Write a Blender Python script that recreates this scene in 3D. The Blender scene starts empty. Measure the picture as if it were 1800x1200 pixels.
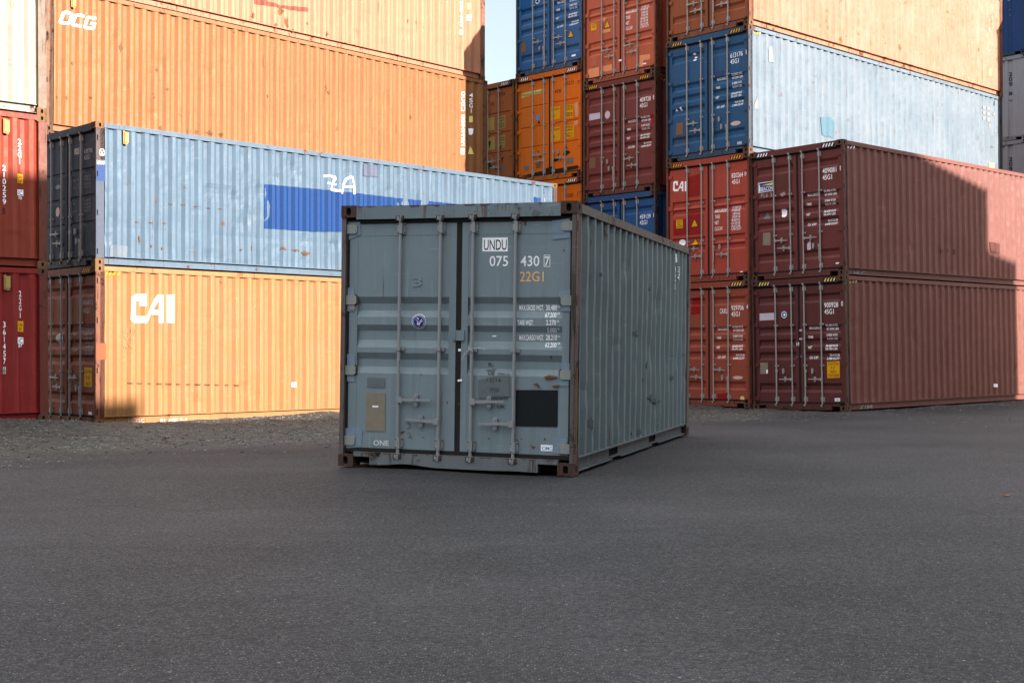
import bpy, bmesh, math, random
from mathutils import Vector, Matrix, noise
random.seed(7)
C = bpy.context.scene.collection
R_ = math.radians
# ---------------- camera ----------------
cd = bpy.data.cameras.new('camera'); cam = bpy.data.objects.new('camera', cd); C.objects.link(cam)
cd.sensor_fit = 'HORIZONTAL'; cd.sensor_width = 36.0; cd.lens = 2264.35/1800*36; cd.clip_start = 0.1; cd.clip_end = 3000
_p, _r = 0.0107482, -0.0034216
fwd = Vector((0, math.cos(_p), math.sin(_p))); up0 = Vector((0, -math.sin(_p), math.cos(_p))); r0 = Vector((1, 0, 0))
rt = math.cos(_r)*r0 + math.sin(_r)*up0; up = -math.sin(_r)*r0 + math.cos(_r)*up0
HC = 1.13971
cam.matrix_world = Matrix(((rt.x, up.x, -fwd.x, 0), (rt.y, up.y, -fwd.y, 0), (rt.z, up.z, -fwd.z, HC), (0, 0, 0, 1)))
bpy.context.scene.camera = cam
# ---------------- light ----------------
SUN = Vector((.8486, -.5289, 0)); EL = R_(18)
w = bpy.data.worlds.new('World'); bpy.context.scene.world = w; w.use_nodes = True
nt = w.node_tree; bg = nt.nodes['Background']
sky = nt.nodes.new('ShaderNodeTexSky'); sky.sky_type = 'NISHITA'; sky.sun_disc = False
sky.sun_elevation = EL; sky.sun_rotation = math.atan2(SUN.x, SUN.y); sky.dust_density = 1.0; sky.ozone_density = 1.0
# thin bright veil of high cloud over the clear sky: whitens and evens it
veil = nt.nodes.new('ShaderNodeMix'); veil.data_type = 'RGBA'; veil.inputs[0].default_value = .68; veil.inputs[7].default_value = (3.6, 3.65, 3.5, 1)
# the veil is thicker overhead than towards the horizon
wtc = nt.nodes.new('ShaderNodeTexCoord'); wsx = nt.nodes.new('ShaderNodeSeparateXYZ'); nt.links.new(wtc.outputs['Generated'], wsx.inputs[0])
wmr = nt.nodes.new('ShaderNodeMapRange'); wmr.inputs[1].default_value = .28; wmr.inputs[2].default_value = .75; wmr.inputs[3].default_value = .42; wmr.inputs[4].default_value = 2.1
nt.links.new(wsx.outputs[2], wmr.inputs[0]); wvm = nt.nodes.new('ShaderNodeVectorMath'); wvm.operation = 'SCALE'; wvm.inputs[0].default_value = (3.55, 3.65, 3.55); nt.links.new(wmr.outputs[0], wvm.inputs['Scale']); nt.links.new(wvm.outputs[0], veil.inputs[7])
nt.links.new(sky.outputs[0], veil.inputs[6]); nt.links.new(veil.outputs[2], bg.inputs[0]); bg.inputs[1].default_value = 0.12
sl = bpy.data.lights.new('sun', 'SUN'); sl.energy = 4.7; sl.angle = R_(0.5); sl.color = (1.0, .88, .77)
so = bpy.data.objects.new('sun', sl); C.objects.link(so)
d = Vector((SUN.x*math.cos(EL), SUN.y*math.cos(EL), math.sin(EL)))
so.rotation_euler = d.to_track_quat('Z', 'Y').to_euler(); so.location = d*60
vs = bpy.context.scene.view_settings; vs.view_transform = 'Standard'; vs.look = 'None'; vs.gamma = 1.0; vs.exposure = 1.95; vs.use_curve_mapping = False

# ---------------- materials ----------------
def lin(c, k=1.0):
    return tuple(k*((v/255/12.92) if v/255 <= .04045 else ((v/255+.055)/1.055)**2.4) for v in c)
MAT = {}
def sat(c, a=1.06):
    g_ = .3*c[0]+.55*c[1]+.15*c[2]; return tuple(max(.002, g_+(v-g_)*a) for v in c)
def N(t, ty, **kw):
    n = t.nodes.new(ty)
    for k, v in kw.items(): setattr(n, k, v)
    return n
def noise_n(t, vec, scale, detail=4, rough=.6, w=None):
    n = N(t, 'ShaderNodeTexNoise'); n.inputs['Scale'].default_value = scale; n.inputs['Detail'].default_value = detail
    n.inputs['Roughness'].default_value = rough; t.links.new(vec, n.inputs['Vector']); return n.outputs['Fac']
def ramp(t, fac, a, b, c0=0.0, c1=1.0):
    m = N(t, 'ShaderNodeMapRange'); m.inputs[1].default_value = a; m.inputs[2].default_value = b
    m.inputs[3].default_value = c0; m.inputs[4].default_value = c1; t.links.new(fac, m.inputs[0]); return m.outputs[0]
def mix(t, fac, a, b, blend='MIX'):
    m = N(t, 'ShaderNodeMix', data_type='RGBA', blend_type=blend)
    for s, v in ((0, fac), (6, a), (7, b)):
        if isinstance(v, (tuple, list)): m.inputs[s].default_value = (*v[:3], 1)
        elif isinstance(v, (int, float)): m.inputs[s].default_value = v
        else: t.links.new(v, m.inputs[s])
    return m.outputs[2]
def mul(t, a, b):
    m = N(t, 'ShaderNodeMath', operation='MULTIPLY')
    for i, v in enumerate((a, b)):
        if isinstance(v, (int, float)): m.inputs[i].default_value = v
        else: t.links.new(v, m.inputs[i])
    return m.outputs[0]
def paint(key, col, rust=.25, fade=.35, streak=.3, rough=.55, rustcol=(95, 55, 35), seed=0, fadecol=None, spec=.25, k=1.0, dent=.4, ridge=.3):
    """weathered container paint: uneven fading, vertical streaks, scuffs, rust blooms with runs below"""
    if key in MAT: return MAT[key]
    m = bpy.data.materials.new(key); m.use_nodes = True; t = m.node_tree; b = t.nodes['Principled BSDF']
    base = sat(lin(col, k)); fc = sat(lin(fadecol, k)) if fadecol else tuple(min(.9, v*1.35+.008) for v in base)
    tc = N(t, 'ShaderNodeTexCoord'); mp = N(t, 'ShaderNodeMapping'); mp.inputs['Location'].default_value = (seed*3.7, seed*1.9, seed*5.3)
    t.links.new(tc.outputs['Object'], mp.inputs[0]); v = mp.outputs[0]
    mv = N(t, 'ShaderNodeMapping'); mv.inputs['Scale'].default_value = (9, 9, .55); t.links.new(v, mv.inputs[0])
    mv2 = N(t, 'ShaderNodeMapping'); mv2.inputs['Scale'].default_value = (22, 22, 1.6); t.links.new(v, mv2.inputs[0])
    n1 = noise_n(t, v, .9, 5, .65); n2 = noise_n(t, mv.outputs[0], 1.0, 6, .6); n3 = noise_n(t, v, 7, 6, .7); n5 = noise_n(t, mv2.outputs[0], 1.0, 5, .6)
    c = mix(t, mul(t, ramp(t, n1, .38, .66), fade), base, fc)
    c = mix(t, mul(t, ramp(t, n2, .5, .72), streak), c, tuple(x*.62 for x in base))
    c = mix(t, mul(t, ramp(t, n5, .6, .74), streak*.9), c, tuple(min(.9, x*1.5+.02) for x in base))
    # outer folds lighter: rubbed paint, plus rib light contrast put into the colour
    ra = N(t, 'ShaderNodeAttribute', attribute_name='ridge')
    c = mix(t, mul(t, mul(t, ramp(t, ra.outputs['Fac'], .8, 1), ramp(t, n5, .42, .60)), ridge), c, tuple(min(.9, x*1.55+.02) for x in base))
    # scratches
    ms = N(t, 'ShaderNodeMapping'); ms.inputs['Scale'].default_value = (3, 3, 60); ms.inputs['Rotation'].default_value = (.25, .1, 0); t.links.new(v, ms.inputs[0])
    ns = noise_n(t, ms.outputs[0], 1.0, 2, .5)
    c = mix(t, mul(t, ramp(t, ns, .70, .74), .35), c, tuple(min(.9, x*2+.03) for x in base))
    # rust blooms
    nr = noise_n(t, v, 3.1, 8, .72); nr2 = noise_n(t, mv2.outputs[0], .8, 6, .65)
    th = .745-.27*rust
    rf = ramp(t, nr, th-.012, th+.055)
    rr = mul(t, ramp(t, nr2, th-.02, th+.06), .75)
    mx = N(t, 'ShaderNodeMath', operation='MAXIMUM'); t.links.new(rf, mx.inputs[0]); t.links.new(rr, mx.inputs[1])
    rc = mix(t, ramp(t, n3, .35, .65), lin(rustcol, k), lin(tuple(x*.62 for x in rustcol), k))
    c = mix(t, mx.outputs[0], c, rc)
    t.links.new(c, b.inputs['Base Color'])
    rg = N(t, 'ShaderNodeMath', operation='MULTIPLY_ADD'); t.links.new(mx.outputs[0], rg.inputs[0]); rg.inputs[1].default_value = .35
    rgn = ramp(t, n3, .3, .7, rough-.08, rough+.12); t.links.new(rgn, rg.inputs[2]); t.links.new(rg.outputs[0], b.inputs['Roughness'])
    b.inputs['Specular IOR Level'].default_value = spec
    bp = N(t, 'ShaderNodeBump'); bp.inputs['Strength'].default_value = dent; bp.inputs['Distance'].default_value = .02
    nb = noise_n(t, v, 2.6, 3, .5); ad = N(t, 'ShaderNodeMath', operation='ADD'); t.links.new(nb, ad.inputs[0]); t.links.new(mul(t, mx.outputs[0], .12), ad.inputs[1])
    t.links.new(ad.outputs[0], bp.inputs['Height']); t.links.new(bp.outputs[0], b.inputs['Normal'])
    MAT[key] = m; return m
def flat(key, col, rough=.65, k=1.0, metal=0, wear=.3, spec=.15):
    """plain decal / small part colour with fine wear"""
    if key in MAT: return MAT[key]
    m = bpy.data.materials.new(key); m.use_nodes = True; t = m.node_tree; b = t.nodes['Principled BSDF']
    base = sat(lin(col, k), 1.08); tc = N(t, 'ShaderNodeTexCoord')
    n = noise_n(t, tc.outputs['Object'], 14, 6, .7); n2 = noise_n(t, tc.outputs['Object'], 60, 4, .7)
    c = mix(t, mul(t, ramp(t, n, .45, .7), wear), base, tuple(x*.55 for x in base))
    c = mix(t, mul(t, ramp(t, n2, .5, .75), wear*.6), c, tuple(min(.9, x*1.3) for x in base))
    t.links.new(c, b.inputs['Base Color']); b.inputs['Roughness'].default_value = rough; b.inputs['Metallic'].default_value = metal
    b.inputs['Specular IOR Level'].default_value = spec
    MAT[key] = m; return m

# ---------------- mesh helpers ----------------
class MB:
    def __init__(s): s.v = []; s.f = []; s.m = []; s.cur = 0
    def face(s, pts):
        i = len(s.v); s.v += [tuple(p) for p in pts]; s.f.append(tuple(range(i, i+len(pts)))); s.m.append(s.cur)
    def box(s, x0, x1, y0, y1, z0, z1):
        i = len(s.v); s.v += [(x, y, z) for z in (z0, z1) for y in (y0, y1) for x in (x0, x1)]
        for q in ((0, 2, 3, 1), (4, 5, 7, 6), (0, 1, 5, 4), (2, 6, 7, 3), (0, 4, 6, 2), (1, 3, 7, 5)):
            s.f.append(tuple(i+a for a in q)); s.m.append(s.cur)
    def cyl(s, p0, p1, r, n=10, r1=None):
        p0, p1 = Vector(p0), Vector(p1); r1 = r if r1 is None else r1; ax = (p1-p0).normalized()
        a = ax.orthogonal().normalized(); b = ax.cross(a); i = len(s.v)
        for k in range(n):
            t = 2*math.pi*k/n; d_ = a*math.cos(t)+b*math.sin(t); s.v.append(tuple(p0+d_*r)); s.v.append(tuple(p1+d_*r1))
        for k in range(n):
            j = (k+1) % n; s.f.append((i+2*k, i+2*j, i+2*j+1, i+2*k+1)); s.m.append(s.cur)
        s.f.append(tuple(i+2*k for k in range(n-1, -1, -1))); s.m.append(s.cur)
        s.f.append(tuple(i+2*k+1 for k in range(n))); s.m.append(s.cur)
    def prism_y(s, poly, y0, y1):      # poly in (x,z), extruded along y
        n = len(poly); i = len(s.v); s.v += [(x, y0, z) for x, z in poly]+[(x, y1, z) for x, z in poly]
        s.f.append(tuple(range(i, i+n))); s.m.append(s.cur); s.f.append(tuple(range(i+2*n-1, i+n-1, -1))); s.m.append(s.cur)
        for k in range(n):
            j = (k+1) % n; s.f.append((i+j, i+k, i+n+k, i+n+j)); s.m.append(s.cur)
    def tube(s, pts, r, n=6):
        for a, b in zip(pts, pts[1:]): s.cyl(a, b, r, n)
    def mesh(s, name, mats, smooth=False, fix=True):
        me = bpy.data.meshes.new(name); me.from_pydata(s.v, [], s.f)
        for m in (mats if isinstance(mats, (list, tuple)) else [mats]): me.materials.append(m)
        me.polygons.foreach_set('material_index', s.m)
        if fix:
            bm = bmesh.new(); bm.from_mesh(me); bmesh.ops.recalc_face_normals(bm, faces=bm.faces); bm.to_mesh(me); bm.free()
        if smooth:
            me.polygons.foreach_set('use_smooth', [True]*len(me.polygons)); me.set_sharp_from_angle(angle=R_(35))
        me.update(); return me
    def build(s, name, mats, parent=None, smooth=False):
        return link(name, s.mesh(name, mats, smooth), parent)
def link(name, me, parent=None, loc=None):
    o = bpy.data.objects.new(name, me); C.objects.link(o)
    if parent: o.parent = parent
    if loc: o.location = loc
    return o
CACHE = {}

# ---------------- container geometry ----------------
W = 2.438
BARS = (-1.805, -1.382, -1.046, -0.613)
LEAF = ((-2.363, -1.224), (-1.166, -0.075))
PAN = ((-2.275, -1.295), (-1.101, -0.147))
STYLE = {
 'M': dict(bands=[(1.687, .065, .07, .065), (1.41, .06, .09, .075), (1.134, .065, .075, .065)], guides=[1.173], hz=[(.674, .470)]*2, hinges=[2.36, 1.653, .953, .252]),
 'A': dict(bands=[(2.545, .06, .09, .06), (1.85, .06, .07, .06), (1.57, .06, .07, .06), (1.29, .06, .07, .06), (.60, .06, .09, .06)], guides=[1.87, .98], hz=[(.86, .68)]*2, hinges=[2.62, 1.9, 1.0, .25]),
 'B': dict(bands=[(1.95, .03, .10, .05), (1.75, .03, .06, .05), (1.08, .03, .10, .05), (.88, .03, .08, .05), (.30, .03, .05, .04)], guides=[1.87, .98], hz=[(.80, .62)]*2, hinges=[2.55, 1.8, 1.0, .25]),
 'C': dict(bands=[(2.07, .012, .02, .012), (1.52, .012, .02, .012), (.98, .012, .02, .012)], guides=[1.5, .75], hz=[(.72, .55)]*2, hinges=[2.55, 1.95, 1.4, .85, .3]),
 'D': dict(bands=[(1.80, .015, .06, .015), (1.31, .015, .05, .015), (.83, .015, .05, .015)], guides=[.95], hz=[(.66, .48)]*2, hinges=[2.3, 1.65, .95, .25]),
 'E': dict(bands=[(2.24, .06, .08, .06), (1.55, .06, .07, .06), (1.27, .06, .07, .06), (.6, .06, .07, .06)], guides=[1.5, .8], hz=[(.80, .62)]*2, hinges=[2.3, 1.6, .95, .25]),
}
DY = .060          # door skin plane
def band_pts(H, bands):
    pts = [(H-.30, 0)]
    for z, a, f, b in bands:
        dp = .036 if a > .02 else .018
        pts += [(z, 0), (z-a, dp), (z-a-f, dp), (z-a-f-b, 0)]
    pts.append((.30, 0)); return pts
def depth_z(bp, z):
    if z >= bp[0][0] or z <= bp[-1][0]: return 0.0
    for (z0, d0), (z1, d1) in zip(bp, bp[1:]):
        if z1 <= z <= z0: return d0+(d1-d0)*((z0-z)/max(1e-6, z0-z1))
    return 0.0
CY0, PITCH = .19, .28
def corr_breaks(L):
    out = [CY0]; y = CY0+.035; k = 0; end = L-.16
    prof = []
    while y < end-.02:
        for dy, dd in ((0, 0), (.068, .040), (.072, .040), (.068, 0)):
            y2 = y+dy
            if y2 > end: break
            prof.append((y2, dd)); y = y2
        y += .072
    prof = [(CY0, 0)]+prof+[(end, 0)]
    pr = [prof[0]]
    for p in prof[1:]:
        if p[0]-pr[-1][0] > 1e-4: pr.append(p)
    return pr
def depth_y(pr, y):
    if y <= pr[0][0] or y >= pr[-1][0]: return 0.0
    for (a, da), (b, db) in zip(pr, pr[1:]):
        if a <= y <= b: return da+(db-da)*(y-a)/(b-a)
    return 0.0

def casting_mesh(mat, dark):
    key = ('cast', mat.name)
    if key in CACHE: return CACHE[key]
    m = MB(); X, Y, Z = .162, .178, .118
    def holed(rect, hole, T, depth=.03):
        (a0, a1, b0, b1), (ca, cb, ra, rb) = rect, hole
        n = 16; inner = []; outer = []
        for k in range(n):
            t = 2*math.pi*(k+.5)/n; c_, s_ = math.cos(t), math.sin(t)
            e = abs(c_)**3+abs(s_)**3; q = e**(-1/3)
            inner.append((ca+ra*c_*q, cb+rb*s_*q))
            q2 = 1/max(abs(c_)/.707, abs(s_)/.707) if False else 1/max(abs(c_), abs(s_))
            outer.append((max(a0, min(a1, (a0+a1)/2+(a1-a0)/2*c_*q2)), max(b0, min(b1, (b0+b1)/2+(b1-b0)/2*s_*q2))))
        # corners
        m.cur = 0
        for k in range(n):
            j = (k+1) % n
            o0, o1 = outer[k], outer[j]; poly = [T(*o0, 0)]
            if abs(o0[0]-o1[0]) > 1e-5 and abs(o0[1]-o1[1]) > 1e-5:
                cx = a0 if min(o0[0], o1[0]) < a0+1e-5 else a1; cy = b0 if min(o0[1], o1[1]) < b0+1e-5 else b1
                poly.append(T(cx, cy, 0))
            poly += [T(*o1, 0), T(*inner[j], 0), T(*inner[k], 0)]; m.face(poly)
            m.face([T(*inner[k], 0), T(*inner[j], 0), T(*inner[j], depth), T(*inner[k], depth)])
        m.cur = 1; m.face([T(*p, depth) for p in inner]); m.cur = 0  # black cap paints the shade deep in the hole
    # block occupies x -X..0, y 0..Y, z 0..Z ; holes on y=0 and x=0
    holed((-X, 0, 0, Z), (-X/2, Z/2, .026, .038), lambda a, b, d_: (a, d_, b))
    holed((0, Y, 0, Z), (Y/2, Z/2, .022, .034), lambda a, b, d_: (-d_, a, b))
    m.face([(-X, 0, 0), (-X, Y, 0), (0, Y, 0), (0, 0, 0)]); m.face([(-X, 0, Z), (0, 0, Z), (0, Y, Z), (-X, Y, Z)])
    m.face([(-X, Y, 0), (-X, 0, 0), (-X, 0, Z), (-X, Y, Z)]); m.face([(0, Y, 0), (-X, Y, 0), (-X, Y, Z), (0, Y, Z)])
    me = m.mesh('corner_casting', [mat, dark]); CACHE[key] = me; return me

GLY = {}
def text_polys(s, bold=0.0):
    k = (s, bold)
    if k in GLY: return GLY[k]
    cu = bpy.data.curves.new('t', 'FONT'); cu.body = s; cu.offset = bold; cu.resolution_u = 3
    o = bpy.data.objects.new('t', cu); C.objects.link(o); dg = bpy.context.evaluated_depsgraph_get()
    me = bpy.data.meshes.new_from_object(o.evaluated_get(dg)); vs_ = [(v.co.x, v.co.y) for v in me.vertices]
    ps = [[vs_[i] for i in p.vertices] for p in me.polygons]
    bpy.data.objects.remove(o); bpy.data.curves.remove(cu); bpy.data.meshes.remove(me)
    xs = [p[0] for p in vs_] or [0, 1]; x0, x1 = min(xs), max(xs)
    GLY[k] = (ps, x0, max(1e-3, x1-x0)); return GLY[k]
CAP = .69
def place_text(s, a0, a1, z, h, shear=0, bold=.012):
    ps, x0, wd = text_polys(s, bold)
    if len(s) == 1 and s in '1I': a0, a1 = (a0+a1)/2-h*.07, (a0+a1)/2+h*.07
    return [[(a0+(x-x0)/wd*(a1-a0)+shear*(y/CAP)*h, z+y/CAP*h) for x, y in p] for p in ps]
def project(polys, breaks_a, breaks_z, fn):
    """cut flat polygons at fold lines, then lay them on the surface; fn(face_centre_a, centre_z) -> point fn"""
    bm = bmesh.new()
    for p in polys:
        try: bm.faces.new([bm.verts.new((a, z, 0)) for a, z in p])
        except ValueError: pass
    if not bm.verts: bm.free(); return []
    amin = min(v.co.x for v in bm.verts); amax = max(v.co.x for v in bm.verts); zmin = min(v.co.y for v in bm.verts); zmax = max(v.co.y for v in bm.verts)
    for b in breaks_a:
        if amin < b < amax: bmesh.ops.bisect_plane(bm, geom=bm.verts[:]+bm.edges[:]+bm.faces[:], plane_co=(b, 0, 0), plane_no=(1, 0, 0), dist=1e-5)
    for b in breaks_z:
        if zmin < b < zmax: bmesh.ops.bisect_plane(bm, geom=bm.verts[:]+bm.edges[:]+bm.faces[:], plane_co=(0, b, 0), plane_no=(0, 1, 0), dist=1e-5)
    out = []
    for f in bm.faces:
        c = f.calc_center_median(); out.append([fn(c.x, c.y, v.co.x, v.co.y) for v in f.verts])
    bm.free(); return out

DCOL = {'w': (236, 236, 240), 'pw': (170, 170, 170), 'gw': (120, 122, 128), 'gp': (190, 165, 160), 'k': (24, 24, 26), 'blk': (22, 25, 28), 'o': (226, 174, 126), 'navy': (14, 50, 108), 'ring': (22, 42, 96),
 'lb': (45, 115, 160), 'lb2': (90, 140, 190), 'tan': (124, 115, 102), 'tan2': (112, 84, 66), 'g1': (88, 105, 110), 'g2': (96, 102, 104), 'g3': (116, 130, 143), 'faint': (150, 150, 150), 'faint2': (118, 132, 142), 'chalk': (200, 200, 200), 'chalk2': (150, 135, 135),
 'ink': (60, 64, 70), 'rust': (90, 64, 46), 'rust2': (88, 62, 42), 'rust3': (96, 62, 38), 'r': (170, 40, 40), 'r2': (128, 32, 30), 'y': (205, 150, 22), 'ly': (205, 190, 120), 'ye': (205, 150, 50), 'ye2': (165, 140, 80), 'bcn': (25, 50, 110),
 'blue': (0, 46, 92), 'blue2': (30, 56, 98), 'blue3': (45, 60, 105), 'pb': (88, 98, 108), 'lav': (74, 80, 98), 'lav2': (185, 175, 190), 'cy': (70, 98, 112), 'cy2': (0, 72, 120), 'ww': (120, 124, 126),
 'sal': (205, 140, 105), 'sal2': (160, 98, 75), 'chalk3': (150, 116, 92), 'sal3': (116, 66, 44), 'br2': (84, 48, 42), 'br3': (58, 38, 34), 'br4': (72, 34, 28), 'dk': (40, 26, 20), 'dr': (90, 30, 30), 'scuff': (84, 90, 90), 'pk': (104, 60, 50)}
DNAME = {'rust': 'rust_stain', 'rust2': 'rust_stain', 'rust3': 'rust_stain', 'scuff': 'scuff_mark', 'dk': 'rust_stain', 'ink': 'marker_writing', 'chalk': 'chalk_writing', 'faint': 'chalk_writing', 'faint2': 'chalk_writing', 'chalk3': 'chalk_writing'}
def dmat(c):
    return flat('mark_'+c, DCOL[c], rough=.55, wear=.3 if c in ('w', 'k') else .35)

def blob(a, z, ra, rz, c, rnd):
    n = 18; irregular = c in DNAME or c == 'cy'
    return [(a+ra*(.8+(rnd.uniform(-.55, .45) if irregular else .2))*math.cos(2*math.pi*k/n), z+rz*(.8+(rnd.uniform(-.55, .45) if irregular else .2))*math.sin(2*math.pi*k/n)) for k in range(n)]

def container(name_pos, H, L, style, paints, label, group=None, door=True, decals=(), loc=(0, 0, 0), yaw=0, tx=0, ty=0, hazard=None, vent=None, bars=None, hang=(), simple=False, bulkhead=False, seed=0, wob=.004, marks_side=True, cat='shipping container'):
    """origin: right lower corner of the door end, x to the right, y along the length"""
    rnd = random.Random(seed*77+5)
    root = bpy.data.objects.new('shipping_container', None); C.objects.link(root); root.empty_display_size = .5
    Mx = Matrix.Translation(Vector(loc)) @ Matrix.Rotation(yaw, 4, 'Z') @ Matrix.Rotation(tx, 4, 'X') @ Matrix.Rotation(ty, 4, 'Y')
    # Empty stands at the middle of the base; parts keep coordinates of the door corner through their own offset
    off = Vector((-W/2, L/2, 0)); root.matrix_world = Mx @ Matrix.Translation(off)
    root['label'] = label; root['category'] = cat
    if group: root['group'] = group
    P = paints; side_m, frame_m, door_m, post_m, cast_m = P['side'], P.get('frame', P['side']), P.get('door', P['side']), P.get('post', P['side']), P['cast']
    dark = flat('hollow_shade', (12, 11, 10), .9); rub = P.get('rubber') or flat('door_seal_rubber', (30, 28, 28), .85)  # near-black colour stands for shade in holes, slots, pockets and gaps
    barm = P.get('bar') or flat('galvanised_bar', (150, 146, 144), .45, metal=.1)
    def part(mb, nm, mats, parent=None, smooth=False):
        o = mb.build(nm, mats, parent or root, smooth)
        if parent is None: o.location = -off
        return o
    # castings
    cm = casting_mesh(cast_m, dark)
    for ix in (0, 1):
        for iy in (0, 1):
            for iz in (0, 1):
                o = link('corner_casting', cm, root)
                # mirror by rotation about z where possible so that outer faces carry the holes
                if (ix, iy) == (0, 0): rz, px, py = 0, 0, 0
                elif (ix, iy) == (1, 0): rz, px, py = 0, -W+.162, 0
                elif (ix, iy) == (0, 1): rz, px, py = 0, 0, L-.178
                else: rz, px, py = math.pi, -W, L
                o.location = Vector((px, py, 0 if iz == 0 else H-.118))-off; o.rotation_euler.z = rz
                if (ix, iy) == (1, 0): o.rotation_euler.z = 0
                if (ix, iy) == (0, 1): pass
    # posts
    for x0, x1 in ((-.05, -.004), (-W+.004, -W+.05)):
        m = MB(); m.box(x0, x1, .012, .17, .118, H-.118)
        if x1 > -.01:
            m.box(-.014, -.0025, .012, .05, .118, H-.118)
        m.box(x0 if x0 < -1 else x0-.02, x1 if x0 > -1 else x1+.02, .10, .165, .118, H-.118)
        po = part(m, 'corner_post', post_m)
        if door and x1 > -.01 and not simple:
            m = MB()
            for hz_ in STYLE[style]['hinges']: m.box(-.01, -.0012, .030, .052, hz_-.05, hz_+.05)
            m.build('hinge_slot_shade', dark, po)  # dark boxes paint the shade inside the hinge slots
    for x0, x1 in ((-.05, -.004), (-W+.004, -W+.05)):
        m = MB(); m.box(x0, x1, L-.15, L-.006, .118, H-.118); part(m, 'corner_post', post_m)
    # rails
    for sx in (0, 1):
        X = (lambda a, b: (a, b)) if sx == 0 else (lambda a, b: (-W-b, -W-a))
        m = MB(); x0, x1 = X(-.062, -.0015); m.box(x0, x1, .178, L-.178, H-.098, H-.012); part(m, 'top_rail', frame_m)
        m = MB(); x0, x1 = X(-.078, -.066); lo = .028
        forks = [(1.655, 2.061), (3.698, 4.085)] if L < 7 else []
        xs = .178
        for a, b in forks+[(L-.178, None)]:
            m.box(x0, x1, xs, a, lo, .158)
            if b: m.box(x0, x1, a, b, .13, .157); m.box(*X(-.07, -.06), a, b, .03, .055); xs = b
        m.box(*X(-.078, -.002), .178, L-.178, .156, .168)
        if not forks: m.box(*X(-.078, -.02), .178, L-.178, lo-.003, lo+.005)
        else:
            for a, b in ((.178, 1.655), (2.061, 3.698), (4.085, L-.178)): m.box(*X(-.078, -.02), a, b, lo-.004, lo+.005)
            m.cur = 1
            for a, b in forks: m.box(*X(-.5, -.082), a, b, .02, .13)  # dark fill paints the shade inside the fork pockets
            m.cur = 0
        part(m, 'bottom_rail', [P.get('brail', frame_m), dark])
    m = MB(); m.box(-W+.08, -.08, .15, L-.06, .13, .155); m.box(-W+.13, -.13, .2, L-.2, .02, .13); part(m, 'floor_and_dark_fill', dark)  # black block under the floor plate paints the gap between containers dark
    # roof
    m = MB(); m.box(-W+.06, -.06, .06, L-.03, H-.03, H-.012); part(m, 'roof_panel', frame_m)
    # sides
    pr = corr_breaks(L); sides = []
    for sx in (0, 1):
        m = MB(); nz = 5 if (sx or simple) else 26; zs = [.168+(H-.09-.168)*k/nz for k in range(nz+1)]
        pts = [];
        for y, dd in pr:
            for z in zs:
                dx = 0
                if not (sx or simple) and 0 < zs.index(z) < nz:
                    q = noise.noise(Vector((y*.9+seed*11, z*1.3, seed*3.1))); q2 = noise.noise(Vector((y*2.7+seed*5, z*3.1, 9.3+seed)))
                    dx = wob*q*1.8+wob*.9*q2-wob*1.4*max(0, q2-.30)*5-wob*1.2*(.3 if style == 'M' else 1.3)*math.exp(-((z-.72-.05*q)/.07)**2)*(.5+q2)
                x = -.014-dd+dx
                m.v.append((x if sx == 0 else -W-x, y, z))
        n = nz+1
        for i in range(len(pr)-1):
            for k in range(nz):
                a = i*n+k; m.f.append((a, a+n, a+n+1, a+1) if sx == 0 else (a+1, a+n+1, a+n, a)); m.m.append(0)
        me = m.mesh('side_panel', side_m, fix=False); so_ = link('side_panel', me, root, -off); sides.append(so_)
        if not sx:
            at_ = me.attributes.new('ridge', 'FLOAT', 'POINT'); at_.data.foreach_set('value', [1.0 if dd < .001 else 0.0 for y, dd in pr for z in zs])
    if vent is not None:
        m = MB(); y0, z0 = vent; m.box(-.02, .028, y0, y0+.075, z0, z0+.20); m.box(-.02, .012, y0-.02, y0+.01, z0-.02, z0+.22); m.box(-.02, .02, y0+.01, y0+.065, z0-.03, z0-.008)
        part(m, 'vent_cover', flat('vent_cream', (150, 128, 84), .6))
    # far end
    m = MB(); m.box(-W+.05, -.05, L-.06, L-.04, .15, H-.1); m.box(-W+.162, -.162, L-.1, L-.008, .02, .15); m.box(-W+.162, -.162, L-.1, L-.008, H-.11, H-.01); part(m, 'end_panel', side_m)
    # header / sill
    m = MB(); m.box(-W+.162, -.162, .008, .075, H-.138, H-.008); hd = part(m, 'door_header', P.get('header', frame_m))
    m = MB()
    if style == 'M':
        xs = [-2.10+k*(1.74/24) for k in range(25)]
        poly = [(-2.10, .145), (-.36, .145)]+[(x, .018+.016*max(0, noise.noise(Vector((x*2.3, 3.3, 1))))+.02*math.exp(-((x+1.75)/.2)**2)) for x in reversed(xs)]
        m.prism_y(poly, .010, .12)
    else: m.box(-2.09, -.37, .010, .12, .018, .145)
    m.box(-W+.162, -2.10, .012, .11, .10, .145); m.box(-.36, -.162, .012, .11, .10, .145)
    m.cur = 1; m.box(-W+.17, -.17, .125, .14, .03, .14); m.cur = 0  # dark plate paints the shade behind the sill notches
    sill = part(m, 'door_sill' if door else 'end_sill', [P.get('sill', frame_m), dark])
    if not door:
        m = MB(); npan = 8; x = -W+.10; prof = [(-W+.05, 0), (x, 0)]
        while x < -.12-.28:
            for dx_, dd in ((.05, .04), (.10, .04), (.05, 0), (.08, 0)): x += dx_; prof.append((x, dd))
        prof.append((-.05, 0))
        for (a, da), (b, db) in zip(prof, prof[1:]): m.face([(a, .03+da, .145), (b, .03+db, .145), (b, .03+db, H-.138), (a, .03+da, H-.138)])
        part(m, 'end_panel', door_m)
        ep = root
    leaves = []
    st = STYLE[style]; bp = band_pts(H, st['bands'])
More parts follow.
